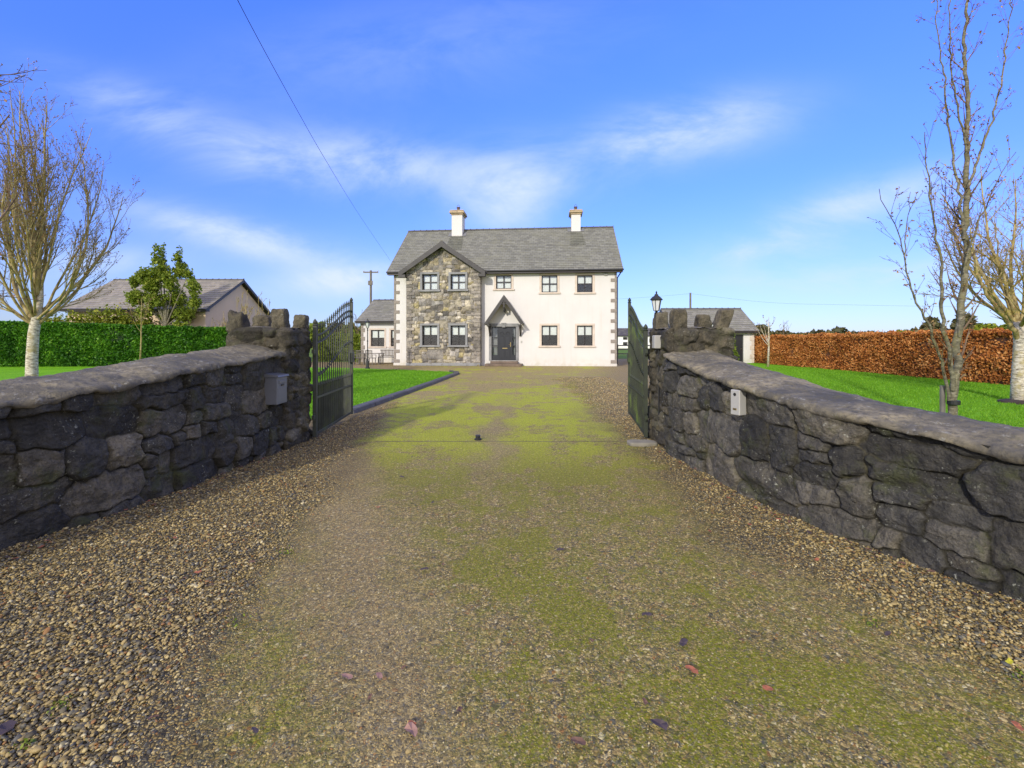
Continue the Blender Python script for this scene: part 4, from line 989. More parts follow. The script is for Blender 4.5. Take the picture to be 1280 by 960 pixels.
# chimneys
for px0, px1, v0, ztop, ph_ in ((564.6,577.8,3.25,10.35,1),(714.2,725.8,3.5,10.25,1)):
    ua, ub = hu(px0, v0), hu(px1, v0); uc = (ua+ub)/2; vc = v0+.5
    zb = RB+RK*(v0+OV)-.35
    mb = MB(); mb.bbox(ua,ub,v0,v0+1.0,zb,ztop-.005,.01); ch = mb.build('chimney', M_render, house)
    mb = MB(); mb.bbox(ua-.06,ub+.06,v0-.06,v0+1.06,ztop,ztop+.10,.02); mb.bbox(ua-.15,ub+.15,v0-.15,v0+1.15,ztop+.102,ztop+.24,.03); mb.bbox(ua-.12,ub+.12,v0-.12,v0+1.12,ztop+.242,ztop+.33,.03); mb.build('chimney_cap', M_cap, ch)
    mb = MB(); mb.lathe([(.13,ztop+.33),(.14,ztop+.36),(.10,ztop+.40),(.11,ztop+.62),(.14,ztop+.64),(.13,ztop+.67),(.09,ztop+.67)], uc, vc, 12)
    mb.tube([(uc-.08,vc,ztop+.66),(uc-.08,vc,ztop+.78),(uc,vc,ztop+.86),(uc+.08,vc,ztop+.78),(uc+.08,vc,ztop+.66)], .012, 5); mb.build('chimney_pot', M_pot, ch)
    mb = MB(); e = .25; mb.add([(ua-e,v0-.02,RB+RK*(v0-.02+OV)+.03),(ub+e,v0-.02,RB+RK*(v0-.02+OV)+.03),(ub+e,v0+.35,RB+RK*(v0+.35+OV)+.03),(ua-e,v0+.35,RB+RK*(v0+.35+OV)+.03)], [(0,1,2,3)])
    mb.build('lead_flashing', simple('lead', (.17,.17,.17), .6), ch)
    # algae streak below the chimney: a real stained patch of slates
    mb = MB(); courses(mb, (ua-.15,v0-1.5,RB+RK*(v0-1.5+OV)+.006),(ub+.25,v0-1.5,RB+RK*(v0-1.5+OV)+.006),(ua-.05,v0-.02,RB+RK*(v0-.02+OV)+.006),(ub+.05,v0-.02,RB+RK*(v0-.02+OV)+.006), 8)
    mb.build('stained_slates', mat('stained_slate', _slate, base=(.115,.115,.085)), ch)

# gabled block: used for the wing, the garage, the bungalow and the far house
def block(th, u0, u1, v0, v1, wz, rz, ovr, m_wall, m_roof, n_c=14, openings=(), ovu=.3):
    mb = MB(); wall_front(mb, u0, u1, 0, wz, list(openings), v0); vm = (v0+v1)/2; rk = (rz-wz)/(vm-v0+ovr); gz_ = wz+rk*(vm-v0)+.0
    for u_, fo in ((u0, (0,1,2,3,4)), (u1, (4,3,2,1,0))): mb.add([(u_,v0,0),(u_,v1,0),(u_,v1,wz),(u_,vm,gz_),(u_,v0,wz)], [fo])
    mb.add([(u0,v1,0),(u1,v1,0),(u1,v1,wz),(u0,v1,wz)], [(3,2,1,0)])
    wl = mb.build('wall', m_wall, th)
    mb = MB(); e = wz+.10-rk*.0; a, b = u0-ovu, u1+ovu; z_e = wz+.06; z_r = rz+.06
    courses(mb, (a,v0-ovr,z_e),(b,v0-ovr,z_e),(a,vm,z_r),(b,vm,z_r), n_c); courses(mb, (b,v1+ovr,z_e),(a,v1+ovr,z_e),(b,vm,z_r),(a,vm,z_r), n_c)
    for u_ in (a, b): mb.add([(u_,v0-ovr,z_e),(u_,vm,z_r),(u_,v1+ovr,z_e),(u_,v1+ovr,z_e-.09),(u_,vm,z_r-.09),(u_,v0-ovr,z_e-.09)], [(0,1,4,5),(1,2,3,4)])
    rf = mb.build('roof', m_roof, th)
    ridge_tiles(rf, a, b, vm, z_r+.02, M_ridge)
    mb = MB(); mb.box(a+.01,b-.01,v0-ovr-.02,v0-.0,z_e-.16,z_e-.005); mb.tube([(a,v0-ovr-.07,z_e-.03),(b,v0-ovr-.07,z_e-.03)], .05, 6)
    for u_ in (a, b):
        for vv in (v0-ovr, v1+ovr): mb.bar((u_,vv,z_e-.10),(u_,vm,z_r-.10),.03,.17,up=(0,0,1))
    mb.build('fascia', M_fascia, th); return wl, rf
# left wing of the house
wv = 3.6; wu0 = hu(451.5, wv)
wing = thing('house_wing', 'low cream side wing with slate roof left of the main house', 'house wing', (OX, OY, 0), -A5)
wops = []
for p0, p1 in ((463.5,480.5),(488.5,500)):
    u0_, u1_ = hu(p0, wv), hu(p1, wv); wops.append((u0_, min(u1_,-.12), hz(433, u0_, wv), hz(412.5, u0_, wv)))
wl, rf = block(wing, wu0, -.02, wv, wv+6.0, 2.90, 4.70, .3, M_render, M_slateL, 13, wops)
for o in wops: window(*o, wv, wing, 'half', (M_surr,.12,.02))
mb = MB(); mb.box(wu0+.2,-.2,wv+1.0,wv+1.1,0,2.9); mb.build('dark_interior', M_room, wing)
mb = MB(); z = 0
for k in range(9): mb.bbox(wu0-.02, wu0+(.28 if k % 2 else .16), wv-.025, wv+.2, z+.01, z+.30, .008); z += .31
mb.build('corner_quoins', M_quoin, wing)
# garage on the right
gar = thing('garage', 'small cream garage with slate roof behind the right gate pier', 'garage', (11.4, 31.9, 0), -R(2))
gop = [(3.95,4.75,0.0,2.0)]
block(gar, 0.0, 5.45, 0, 5.0, 2.18, 3.92, .3, M_render, M_slateL, 11, gop, ovu=.25)
mb = MB(); mb.box(3.95,4.75,.10,.15,0,2.0); mb.bbox(4.05,4.65,.08,.11,.15,1.8,.01); gd = mb.build('door', M_door, gar)
mb = MB(); mb.bar((4.66,.05,1.0),(4.58,.05,1.0),.025); mb.build('handle', M_brass, gd)
mb = MB()
for k in range(7): mb.bbox(5.45-(.28 if k % 2 else .16), 5.475, -.025, .2, .31*k+.01, .31*k+.30, .008)
mb.build('corner_quoins', M_surr, gar)
# bungalow on the left
bun = thing('bungalow', 'buff bungalow with grey tiled roof behind the left hedge', 'bungalow', (-20.0, 29.7, 0), 0)
bops = [(-2.6,-1.3,1.9,3.1),(-6.2,-4.6,1.9,3.1)]
block(bun, -9.0, 0.0, 0, 7.6, 3.55, 6.0, .35, M_render2, M_tile, 15, bops, ovu=.28)
for o in bops: window(*o, 0, bun, 'half', (M_surr,.1,.02))
# far white house
far = thing('far_white_house', 'distant white house with dark roof seen right of the main house', 'house', (23.0, 100.0, 0), 0)
fops = [(1.4,2.4,1.9,2.5),(1.4,2.4,.6,1.4),(4.4,5.4,1.9,2.5)]
block(far, -1.0, 9.0, 0, 7, 2.75, 4.45, .2, M_white, mat('dark_far_roof', _slate, base=(.07,.06,.062)), 10, fops)
for o in fops: window(*o, 0, far, None)

# ------------------------------------------------------------------ foliage
def leaf_cloud(P, size, seed, flat=0.0, aspect=1.6, tint=None, normal=None):
    r = np.random.default_rng(seed); n = len(P)
    a = r.normal(size=(n,3))
    if normal is not None: a = a*(1-flat)+normal*flat*2
    a /= np.linalg.norm(a, axis=1)[:,None]; b = np.cross(a, r.normal(size=(n,3))); b /= np.linalg.norm(b, axis=1)[:,None]+1e-9; c = np.cross(a, b)
    s = size*r.uniform(.6,1.35,n)[:,None]
    V_ = np.stack([P-b*s*aspect/2, P+c*s/2+a*s*.12, P+b*s*aspect/2, P-c*s/2+a*s*.12], 1).reshape(-1,3)
    f = np.arange(4*n).reshape(-1,4)
    t_ = r.random(n) if tint is None else tint
    return V_, f, np.repeat(np.clip(t_,0,1), 4)[:,None]*np.ones(3)
def hedge(label, p0, p1, h0, h1, thick, m, lsize, n, seed, top_rough=.06, core=(.03,.03,.015), group=None):
    p0, p1 = np.array(p0), np.array(p1); L = np.hypot(*(p1-p0)); t_ = (p1-p0)/L; nn_ = np.array([-t_[1], t_[0]])
    th = thing('hedge', label, 'hedge', (float(p0[0]), float(p0[1]), 0))
    r = np.random.default_rng(seed)
    s = r.random(n)*L; kind = r.random(n); H = h0+(h1-h0)*s/L
    z = r.random(n)*H; w_ = r.uniform(-.5,.5,n)*thick; side = np.where(r.random(n) < .7, -1, 1)
    depth = np.abs(r.normal(0,.07,n)); bul = .09*fbm(s*.9, z*1.2, 0.0, seed, 3)
    onside = kind < .72
    ww = np.where(onside, side*(thick/2+bul-depth), w_); zz_ = np.where(onside, z, H-depth+top_rough*np.abs(fbm(s*2.2, w_*2, 0.0, seed+2, 3))*1.6)
    # choose which side faces the drive by sign of normal towards origin
    P_ = np.stack([p0[0]+t_[0]*s+nn_[0]*ww, p0[1]+t_[1]*s+nn_[1]*ww, zz_+.03], 1)
    tint = np.clip(.5+.30*r.normal(size=n)*.8+.22*fbm(s*1.4, zz_*1.4, 0.0, seed+7, 3), 0, 1)
    ns = int(L*5); cs_ = r.random(ns)*L; cw = r.uniform(-.45,.45,ns)*thick; ch_ = r.uniform(.03,.22,ns)*top_rough/.08; k_ = 7
    ss2 = np.repeat(cs_, k_)+r.normal(0,.035,ns*k_); ww2 = np.repeat(cw, k_)+r.normal(0,.035,ns*k_); z2 = h0+(h1-h0)*ss2/L+np.tile(np.linspace(.1,1,k_), ns)*np.repeat(ch_, k_)
    P_ = np.concatenate([P_, np.stack([p0[0]+t_[0]*ss2+nn_[0]*ww2, p0[1]+t_[1]*ss2+nn_[1]*ww2, z2], 1)]); tint = np.concatenate([tint, r.uniform(.2,.9,ns*k_)])
    V_, f, tt = leaf_cloud(P_, lsize, seed, tint=tint)
    npmesh('leaves', V_, f, m, th, tt, smooth=False)
    e = thick/2-.13; mb = MB(); q = lambda s_, w2, z_: (p0[0]+t_[0]*s_+nn_[0]*w2, p0[1]+t_[1]*s_+nn_[1]*w2, z_)
    mb.add([q(.1,-e,0),q(L-.1,-e,0),q(L-.1,e,0),q(.1,e,0),q(.1,-e,h0-.12),q(L-.1,-e,h1-.12),q(L-.1,e,h1-.12),q(.1,e,h0-.12)], [(4,5,6,7),(0,1,5,4),(1,2,6,5),(2,3,7,6),(3,0,4,7)])
    mb.build('stems', simple('hedge_core', core, .95, var=.4, scale=8), th, world=True)
    return th
hedge('long clipped russet beech hedge along the right lawn', (16.9,2.0), (17.6,33.5), 1.80, 1.74, 1.1, L_beech, .058, 210000, 5, .10, core=(.09,.035,.015))
hedge('tall clipped dark green laurel hedge along the left lawn', (-34,27.2), (-15.8,28.2), 2.72, 2.2, 1.0, L_laurel, .10, 90000, 6, .05, core=(.008,.022,.005))
hedge('low green field hedge seen through the left gate', (-15.5,36.0), (-10.9,35.6), 1.9, 1.9, 1.0, L_oak, .10, 14000, 8, .15)
def clumps(name, label, cat, blobs, m, lsize, n, seed, stem=None, group=None, trunk_m=M_twig, flat=0):
    """blobs: (x,y,z,rx,ry,rz) lumps of foliage"""
    x0, y0 = (stem or blobs[0])[:2]
    th = thing(name, label, cat, (x0, y0, 0), 0, group); r = np.random.default_rng(seed)
    B_ = np.array(blobs); vol = (B_[:,3]*B_[:,4]*B_[:,5])**.75; cnt = (n*vol/vol.sum()).astype(int); Ps = []; Ts = []
    for bb, c in zip(B_, cnt):
        d = r.normal(size=(c,3)); d /= np.linalg.norm(d,axis=1)[:,None]; rad = r.random(c)**.45
        rad = rad*(1+.30*fbm(d[:,0]*2.3+bb[0], d[:,1]*2.3, d[:,2]*2.3, seed, 3)); P_ = bb[:3]+d*rad[:,None]*bb[3:6]
        g = fbm(P_[:,0]*2.2/max(bb[3],.6), P_[:,1]*2.2/max(bb[3],.6), P_[:,2]*2.2/max(bb[3],.6), seed+1, 3); k = g > -.28
        Ps.append(P_[k]); Ts.append(np.clip(.5+.25*r.normal(size=k.sum())+.25*g[k], 0, 1))
    P_ = np.concatenate(Ps); tt0 = np.concatenate(Ts); k = P_[:,2] > .02
    V_, f, tt = leaf_cloud(P_[k], lsize, seed, tint=tt0[k]); npmesh('foliage', V_, f, m, th, tt, smooth=False)
    if stem:
        mb = MB(); sx, sy, hr, sr = stem
        mb.tube([(sx,sy,0),(sx+.03,sy,hr*.5),(sx,sy,hr)], [sr,sr*.8,sr*.55], 8)
        for bb in (blobs if sr < .11 else blobs[::2]): mb.tube([(sx,sy,hr*.55),((sx+bb[0])/2,(sy+bb[1])/2,(hr*.55+bb[2])/2+.1),(bb[0],bb[1],bb[2]+bb[5]*.3)], [sr*.5,sr*.35,sr*.12], 5)
        mb.build('trunk', trunk_m, th, world=True)
    return th
def Wt(px, py, Z): q = W(px, py, Z); return (q.x, q.y, q.z)
Zt = 28.6; s_ = Zt/F
bl = []
for px, py, rx, rz_ in ((196,322,6,17),(200,340,12,12),(223,322,6,12),(226,338,9,10),(180,345,9,10),(168,352,7,8),(190,355,12,12),(213,352,10,12),(236,345,6,9),(240,360,9,10),
        (172,372,12,11),(195,376,12,11),(220,374,12,12),(243,378,8,9),(230,393,12,10),(208,396,9,8),(226,406,9,6),(182,390,10,8),(204,330,4,24)):
    q = W(px, py, Zt+random.uniform(-.8,.5)); bl.append((q.x,q.y,q.z,rx*s_,rx*s_*.9,rz_*s_))
clumps('evergreen_tree', 'bushy evergreen tree standing in front of the bungalow', 'tree', bl, L_oak, .095, 22000, 21, stem=(W(207,400,Zt).x, Zt, 4.4, .11001), trunk_m=M_grey)
# shrubs behind the left hedge
for i, (px, py, r_) in enumerate(((70,402,13),(95,400,14),(118,397,15),(140,395,16),(160,400,13),(45,403,12),(180,403,10))):
    q = W(px, py, 28.95); k = 28.95/F*r_
    clumps('shrub', 'yellow green leafy shrub showing over the laurel hedge', 'shrub', [(q.x,q.y,q.z,k*1.2,.35,k*.9),(q.x,q.y,q.z-.7,k*1.2,.35,.8)], L_yel, .10, 1100, 40+i, group='yellow shrubs behind the laurel hedge')
# conical conifer beside the garage
cb_ = []
for k in range(7): z = .25+k*.30; cb_.append((13.55, 28.0, z, .40*(1-k/8.5), .40*(1-k/8.5), .26))
clumps('conifer', 'small yellow green conical conifer beside the garage', 'conifer', cb_, L_conif, .07, 5000, 61, stem=(13.55,28.0,1.6,.05))
cb_ = []
for k in range(8): z = .25+k*.34; cb_.append((-10.95, 33.2, z, .50*(1-k/10), .50*(1-k/10), .30))
clumps('conifer', 'olive upright conifer at the left end of the low wing', 'conifer', cb_, L_conif, .08, 4000, 62, stem=(-10.95,33.2,1.8,.06))
# trees and bushes far off
FARL = [(372,418,60,14,10,L_far),(398,414,58,16,13,L_oak),(420,412,62,14,12,L_far),(437,413,55,10,12,L_yel),(352,410,50,12,12,L_yel),
        (952,414,48,12,9,L_far),(975,420,52,10,7,L_far),(1030,420,75,16,5,L_far),(1085,419,80,18,6,L_far),(1130,418,70,14,7,L_oak),
        (1165,410,40,12,14,L_far),(1205,404,45,14,16,L_far),(1235,414,38,16,12,L_yel),(1262,414,36,16,12,L_yel),(1000,422,65,10,5,L_yel)]
dl = ['far olive tree left of the gate standing stones','far green tree seen above the left gate','far brown tree behind the left gate bars','yellow shrub behind the left gate meeting end','yellow bush seen between the stones of the left pier',
      'rounded pale bush beside the garage end','brown bush right of the sapling over the beech hedge','far low tree over the middle of the beech hedge','far wide tree over the beech hedge left of the bare tree','dark green tree over the beech hedge just left of the bare tree',
      'reddish brown bush behind the slender bare tree','tall brown bush behind the hedge between the two bare trees','yellow green bush over the hedge end beside the birch','yellow green bush behind the birch trunk','far pale tree over the far end of the beech hedge']
for i, (px, py, Z, rx, rz_, m_) in enumerate(FARL):
    q = W(px, py, Z); s_ = Z/F
    clumps('far_tree', dl[i], 'tree', [(q.x,q.y,q.z,rx*s_*.8,rx*s_*.7,rz_*s_*.8),(q.x-rx*s_*.5,q.y,q.z-rz_*s_*.4,rx*s_*.6,rx*s_*.5,rz_*s_*.6),(q.x+rx*s_*.5,q.y,q.z-rz_*s_*.5,rx*s_*.6,rx*s_*.5,rz_*s_*.6)], m_, .045*Z**.5, 1300, 70+i, stem=(q.x,q.y,max(q.z,.8),.1))
# continuous distant hedgerow = nobody could count it
r = np.random.default_rng(9); n = 26000; x = r.uniform(-150,190,n); yb = 120+12*np.sin(x*.03); hh = 3.0+2.2*fbm(x*.06,0.0,0.0,3,4)+.5*fbm(x*.6,0.0,0.0,5,3)
P_ = np.stack([x, yb+r.normal(0,1.0,n), np.clip(hh,.8,8)*r.random(n)**.8], 1)
V_, f, tt = leaf_cloud(P_, .9, 4); o = npmesh('distant_hedgerow', V_, f, L_far, None, tt, smooth=False); o['kind'] = 'stuff'; o['label'] = 'far brown and olive hedgerows along the horizon'
# field fence right of the house
fe = thing('field_fence', 'post and rail field fence beyond the right corner of the house', 'fence', (9.5, 41, 0))
for i in range(5): q = MB(); q.box(9.5+i*2-.06,9.5+i*2+.06,40.95,41.05,0,1.25); q.build('post', M_timber, fe, world=True)
for z in (.35,.75,1.1): q = MB(); q.box(9.5,17.5,40.90,40.945,z,z+.10); q.build('rail', M_timber, fe, world=True)

# ------------------------------------------------------------------ bare trees
def rv(rr, s=1.0): return Vector((rr.gauss(0,s), rr.gauss(0,s), rr.gauss(0,s)))
class Tree:
    def __init__(s, seed): s.r = random.Random(seed); s.b = MB(); s.t = MB(); s.bud = []
    def limb(s, p, d, L, r0, depth, up=0.25, wig=.10, kids=6, spread=R(35), twig_r=.006, store=None, shrink=.55, minr=.003, budp=.0):
        n = max(4, int(L/0.16)) if depth < 3 else max(3, int(L/.12)); n = min(n, 16)
        pts = [Vector(p)]; dirs = []; d = Vector(d).normalized(); step = L/n
        for i in range(n):
            d = (d+rv(s.r, wig)*(.6)+Vector((0,0,up*step*1.6))).normalized(); pts.append(pts[-1]+d*step); dirs.append(d.copy())
        rad = [max(minr, r0*(1-.82*i/n)) for i in range(n+1)]
        (s.b if depth < 2 else s.t).tube(pts, rad, 7 if depth == 0 else (5 if depth == 1 else 3), cap=False)
        if depth >= 2:
            for i in range(1, n+1):
                if s.r.random() < budp: s.bud.append(tuple(pts[i]+rv(s.r, .012)))
        if kids and len(s.kd) > depth:
            k_ = s.kd[depth]
            cnt = max(1, int(k_[0]*L)) if k_[0] > 0 else 0
            for j in range(cnt):
                t_ = s.r.uniform(k_[1], .97); i = min(n-1, int(t_*n)); base = pts[i].lerp(pts[i+1], t_*n-i)
                ax = dirs[i].cross(rv(s.r)).normalized(); ang = s.r.uniform(.6,1.3)*k_[2]
                nd = Matrix.Rotation(ang, 3, ax) @ dirs[i]
                if nd.z < -.15: nd.z *= -.4
                LL = min(L*.75, k_[3])*(1.08-t_*.72)*s.r.uniform(.6,1.15)
                s.limb(base, nd, LL, max(minr, rad[i]*k_[4]), depth+1, up*k_[5], wig, kids, spread, twig_r, store, shrink, minr, budp)
    def finish(s, th, mb_, mt, bud_m, bs, seed):
        s.b.build('branches', mb_, th, smooth=True, world=True)
        if s.t.v: s.t.build('twigs', mt, th, smooth=True, world=True)
        if s.bud:
            P_ = np.array(s.bud); V_, f, tt = leaf_cloud(P_, bs, seed); npmesh('buds', V_, f, bud_m, th, tt, smooth=False)
# --- left birch
def birch_left():
    p = W(40, 466, 12.0); th = thing('bare_birch_tree', 'bare birch with a white trunk and dense upright twigs, left of the drive', 'tree', (p.x, 12.0, 0))
    x = p.x; mb = MB(); mb.tube([(x,12,-.05),(x-.01,12,.4),(x+.0,12,1.1),(x+.04,12,1.7),(x+.10,12,2.05),(x+.16,12.05,2.6),(x+.2,12.05,3.3)], [.18,.130,.118,.112,.108,.07,.04], 16); mb.build('trunk', M_birch, th, smooth=True, world=True)
    t = Tree(3); t.kd = [(2.9,.15,R(30),2.2,.5,1.1),(4.6,.12,R(28),.85,.5,1.2),(4.5,.15,R(30),.34,.6,.8)]
    for i in range(22):
        a = i*2.399+.3; inc = [R(6),R(22),R(36),R(50),R(62),R(74)][i%6]
        d = Vector((math.cos(a)*math.sin(inc), math.sin(a)*math.sin(inc)*.9, math.cos(inc))); h = t.r.uniform(1.85, 2.2 if inc > .6 else 3.1)
        L = (8.2-h)*(1-.27*inc*inc)*t.r.uniform(.86,1.0)
        t.limb(Vector((x+.09+.08*(h-2), 12, h)), d, L*(1 if inc < .9 else .8), .050 if i%3 == 0 else .034, 0, .33, .10, 6, minr=.0035, budp=.55)
    t.finish(th, M_gold, M_gold, L_bud, .028, 4)
birch_left()
# --- off-frame tree at the far left whose twigs reach into view
t = Tree(8); t.kd = [(3.0,.15,R(40),1.2,.5,.6),(5.0,.2,R(38),.5,.5,.8)]
th = thing('bare_tree', 'bare brown branches reaching in at the left edge of the view', 'tree', (-8.9, 6.6, 0))
mb = MB(); mb.tube([(-8.9,6.6,-.05),(-8.85,6.6,1.5),(-8.8,6.6,3.2),(-8.75,6.6,5.5)], [.17,.14,.11,.05], 10); mb.build('trunk', M_grey, th, smooth=True, world=True)
for z, L, e in ((1.9,2.0,.25),(2.4,1.9,.6),(3.1,1.8,.7),(3.7,1.75,.5),(4.4,1.7,.8),(5.2,1.6,.7)):
    t.limb((-8.8,6.6,z), (.95, t.r.uniform(-.1,.35), e), L, .04, 0, .35, .12, 5, minr=.004, budp=.4)
t.finish(th, M_twig, M_twig, L_bud, .03, 5)
# --- slender tree on the right, hand placed leaders
def poly(pts, Z, jit=0.0, rr=random.Random(1)):
    q = [W(px, py, Z+(o_ if (o_ := 0) else 0)) for px, py in pts]; return q
def leader(t, pts, Z, r0, r1, dz0=0.0, dz1=0.0, kid=None, depth=0):
    n = len(pts); P_ = []
    for i, (px, py) in enumerate(pts):
        zz_ = Z+dz0+(dz1-dz0)*i/(n-1); P_.append(W(px, py, zz_))
    # resample with wiggle
    Q = []; 
    for i in range(n-1):
        m_ = max(2, int((P_[i+1]-P_[i]).length/.12))
        for k in range(m_): Q.append(P_[i].lerp(P_[i+1], k/m_)+rv(t.r, .012))
    Q.append(P_[-1]); m_ = len(Q); rad = [r0+(r1-r0)*(i/(m_-1))**.8 for i in range(m_)]
    t.b.tube(Q, [q*.62 for q in rad], 9 if r0 > .05 else 6, cap=False)
    if kid:
        dens, LL, ang = kid
        for i in range(int(m_*.12), m_-1):
            if t.r.random() < dens:
                d = (Q[i+1]-Q[i-1]).normalized(); ax = d.cross(rv(t.r)).normalized(); nd = Matrix.Rotation(t.r.uniform(.6,1.3)*ang, 3, ax) @ d
                t.limb(Q[i], nd, LL*t.r.uniform(.3,1.1), max(.004, rad[i]*.26), 2, .35, .12, 5, minr=.0026, budp=.5)
def slender():
    Z = 7.6; p = W(1195, 520, Z); th = thing('bare_young_tree', 'slender bare multi-stemmed tree with a tie, behind the right wall', 'tree', (p.x, Z, 0))
    t = Tree(5); t.kd = [(0,0,0,0,0,0),(4,.2,R(38),.6,.5,.9),(5.5,.15,R(38),.40,.55,.9),(3,.2,R(38),.14,.6,.8)]
    t.limb0 = None
    leader(t, [(1191,560),(1192,500),(1196,440),(1202,380),(1207,320),(1208,260),(1208,200),(1210,120),(1206,60),(1212,-40),(1214,-120)], Z, .112, .018, 0, .2, (.8,.7,R(34)))
    leader(t, [(1192,490),(1186,440),(1178,400),(1176,340),(1170,290),(1162,245),(1158,200),(1156,165)], Z, .06, .010, 0, -.5, (.8,.55,R(33)))
    leader(t, [(1186,500),(1178,450),(1160,405),(1142,370),(1130,320),(1122,290),(1108,260),(1099,236)], Z, .045, .008, 0, -.4, (.8,.55,R(33)))
    leader(t, [(1130,322),(1132,290),(1138,240)], Z-.3, .018, .006, 0, 0, (.6,.3,R(45)))
    leader(t, [(1205,300),(1198,230),(1186,160),(1180,100),(1172,40),(1168,-20)], Z, .045, .010, 0, .4, (.8,.55,R(33)))
    leader(t, [(1208,190),(1198,140),(1188,80),(1186,20),(1188,-40)], Z, .03, .010, 0, -.3, (.8,.55,R(33)))
    leader(t, [(1209,235),(1222,200),(1240,150),(1254,90),(1262,30),(1266,-30)], Z, .038, .010, 0, .2, (.8,.55,R(33)))
    leader(t, [(1204,340),(1218,290),(1236,250),(1252,215),(1270,190)], Z, .03, .008, 0, -.5, (.8,.55,R(33)))
    leader(t, [(1198,420),(1204,350),(1190,300),(1182,262),(1178,230)], Z, .03, .008, 0, .6, (.8,.55,R(33)))
    t.finish(th, M_grey, M_twig, L_bud, .026, 6)
    mb = MB(); q = W(1192, 503, Z); mb.lathe([(.082,q.z-.035),(.086,q.z-.03),(.086,q.z+.03),(.082,q.z+.035)], q.x, q.y, 14); mb.build('tie', M_black, th, world=True)
    st = thing('tree_stake', 'short timber stake beside the slender bare tree', 'stake', (p.x-.12, Z+.1, 0)); q = W(1185, 482, Z+.1)
    mb = MB(); mb.tube([(p.x-.13,Z+.1,0),(p.x-.13,Z+.1,q.z)], .040, 8); mb.build('post', M_timber, st, world=True)
slender()
def birch_right():
    Z = 11.0; p = W(1275, 505, Z); th = thing('bare_birch_tree', 'pale birch with spreading yellow branches at the right edge', 'tree', (p.x, Z, 0))
    mb = MB(); mb.tube([W(1276,508,Z),W(1274,480,Z),W(1275,450,Z),W(1276,425,Z),W(1272,402,Z)], [.19,.145,.13,.125,.11], 14); mb.build('trunk', M_birch, th, smooth=True, world=True)
    t = Tree(15); t.kd = [(4.2,.12,R(40),1.7,.5,.5),(5.5,.12,R(38),.8,.5,.9),(5,.2,R(38),.32,.6,.9)]
    leader(t, [(1274,425),(1262,405),(1248,388),(1232,368),(1222,340),(1216,310),(1213,285)], Z, .10, .02, 0, -.6, (.6,.9,R(42)))
    leader(t, [(1270,412),(1262,385),(1250,350),(1246,310),(1244,270)], Z, .07, .014, 0, .4, (.6,.9,R(42)))
    base = W(1275, 410, Z)
    for i in range(11):
        a = i*2.399; inc = [R(12),R(28),R(45),R(60)][i%4]; d = Vector((math.cos(a)*math.sin(inc)-.1, math.sin(a)*math.sin(inc), math.cos(inc)))
        t.limb(base, d, (4.6-inc*1.6)*t.r.uniform(.8,1), .048, 0, .25, .10, 5, minr=.004, budp=.3)
    t.finish(th, M_gold, M_gold, L_bud, .028, 7)
    mb = MB(); mb.lathe([(.42,-.02),(.38,.06),(.22,.10),(.02,.11)], p.x, Z, 16); tag(mb.build('soil_mound', M_soil), 'dark soil mound at the foot of the pale birch', 'soil mound')
birch_right()
# small saplings and bare bushes
def sapling(label, px, pyb, pyt, Z, m, lean=0, n=5, r0=.05, seed=1):
    b = W(px, pyb, Z); tp = W(px+lean, pyt, Z); th = thing('sapling', label, 'young tree', (b.x, Z, 0)); t = Tree(seed); t.kd = [(0,)*6,(3.5,.2,R(40),.6,.5,.9),(3.5,.2,R(40),.35,.6,.9)]
    z0 = Vector((b.x, Z, 0)); mb = MB(); mb.tube([z0, z0.lerp(tp,.4)+Vector((.03,0,0)), z0.lerp(tp,.75), tp], [r0,r0*.7,r0*.4,r0*.12], 6); mb.build('trunk', m, th, smooth=True, world=True)
    for i in range(n):
        f_ = t.r.uniform(.4,.9); a = t.r.uniform(0,2*PI); t.limb(z0.lerp(tp,f_), (math.cos(a)*.6,math.sin(a)*.6,.8), (1-f_)*tp.z*.8+.2, r0*.28, 1, .3, .1, 5, minr=.006, budp=.3)
    t.finish(th, m, M_twig, L_bud, .05, seed)
sapling('thin pale sapling on the lawn before the beech hedge', 960, 458, 396, 27.0, M_birch, 1, 6, .075, 31)
sapling('bare thin sapling right of the pale sapling beyond the hedge', 979, 440, 400, 38.0, M_twig, 0, 5, .06, 32)
sapling('small thin bare sapling on the left lawn before the laurel hedge', 175, 458, 372, 25.0, M_gold, 2, 9, .05, 33)
def barebush(label, px, Z, h, n, wd, m, seed):
    p = W(px, 440, Z); th = thing('bare_shrub', label, 'shrub', (p.x, Z, 0)); t = Tree(seed); t.kd = [(1.6,.2,R(28),1.2,.5,.9),(2.5,.2,R(32),.5,.6,.9)]
    for i in range(n):
        a = t.r.uniform(0,2*PI); q = t.r.uniform(0,.35); t.limb((p.x+wd*t.r.uniform(-.5,.5), Z, 0), (math.cos(a)*q, math.sin(a)*q, 1), h*t.r.uniform(.7,1.05), .035, 0, .2, .06, 5, minr=.011, budp=.1)
    t.finish(th, m, m, L_bud, .05, seed)
barebush('tall bare shrub against the bungalow gable end', 316, 29.0, 4.6, 12, 1.6, M_gold, 41)
barebush('bare twiggy tree behind the low left wing', 451, 40.0, 4.4, 9, 1.2, M_twig, 42)
barebush('leafless creeping shrub on the bungalow gable left of the pier', 272, 28.9, 3.6, 8, 1.6, M_gold, 44)

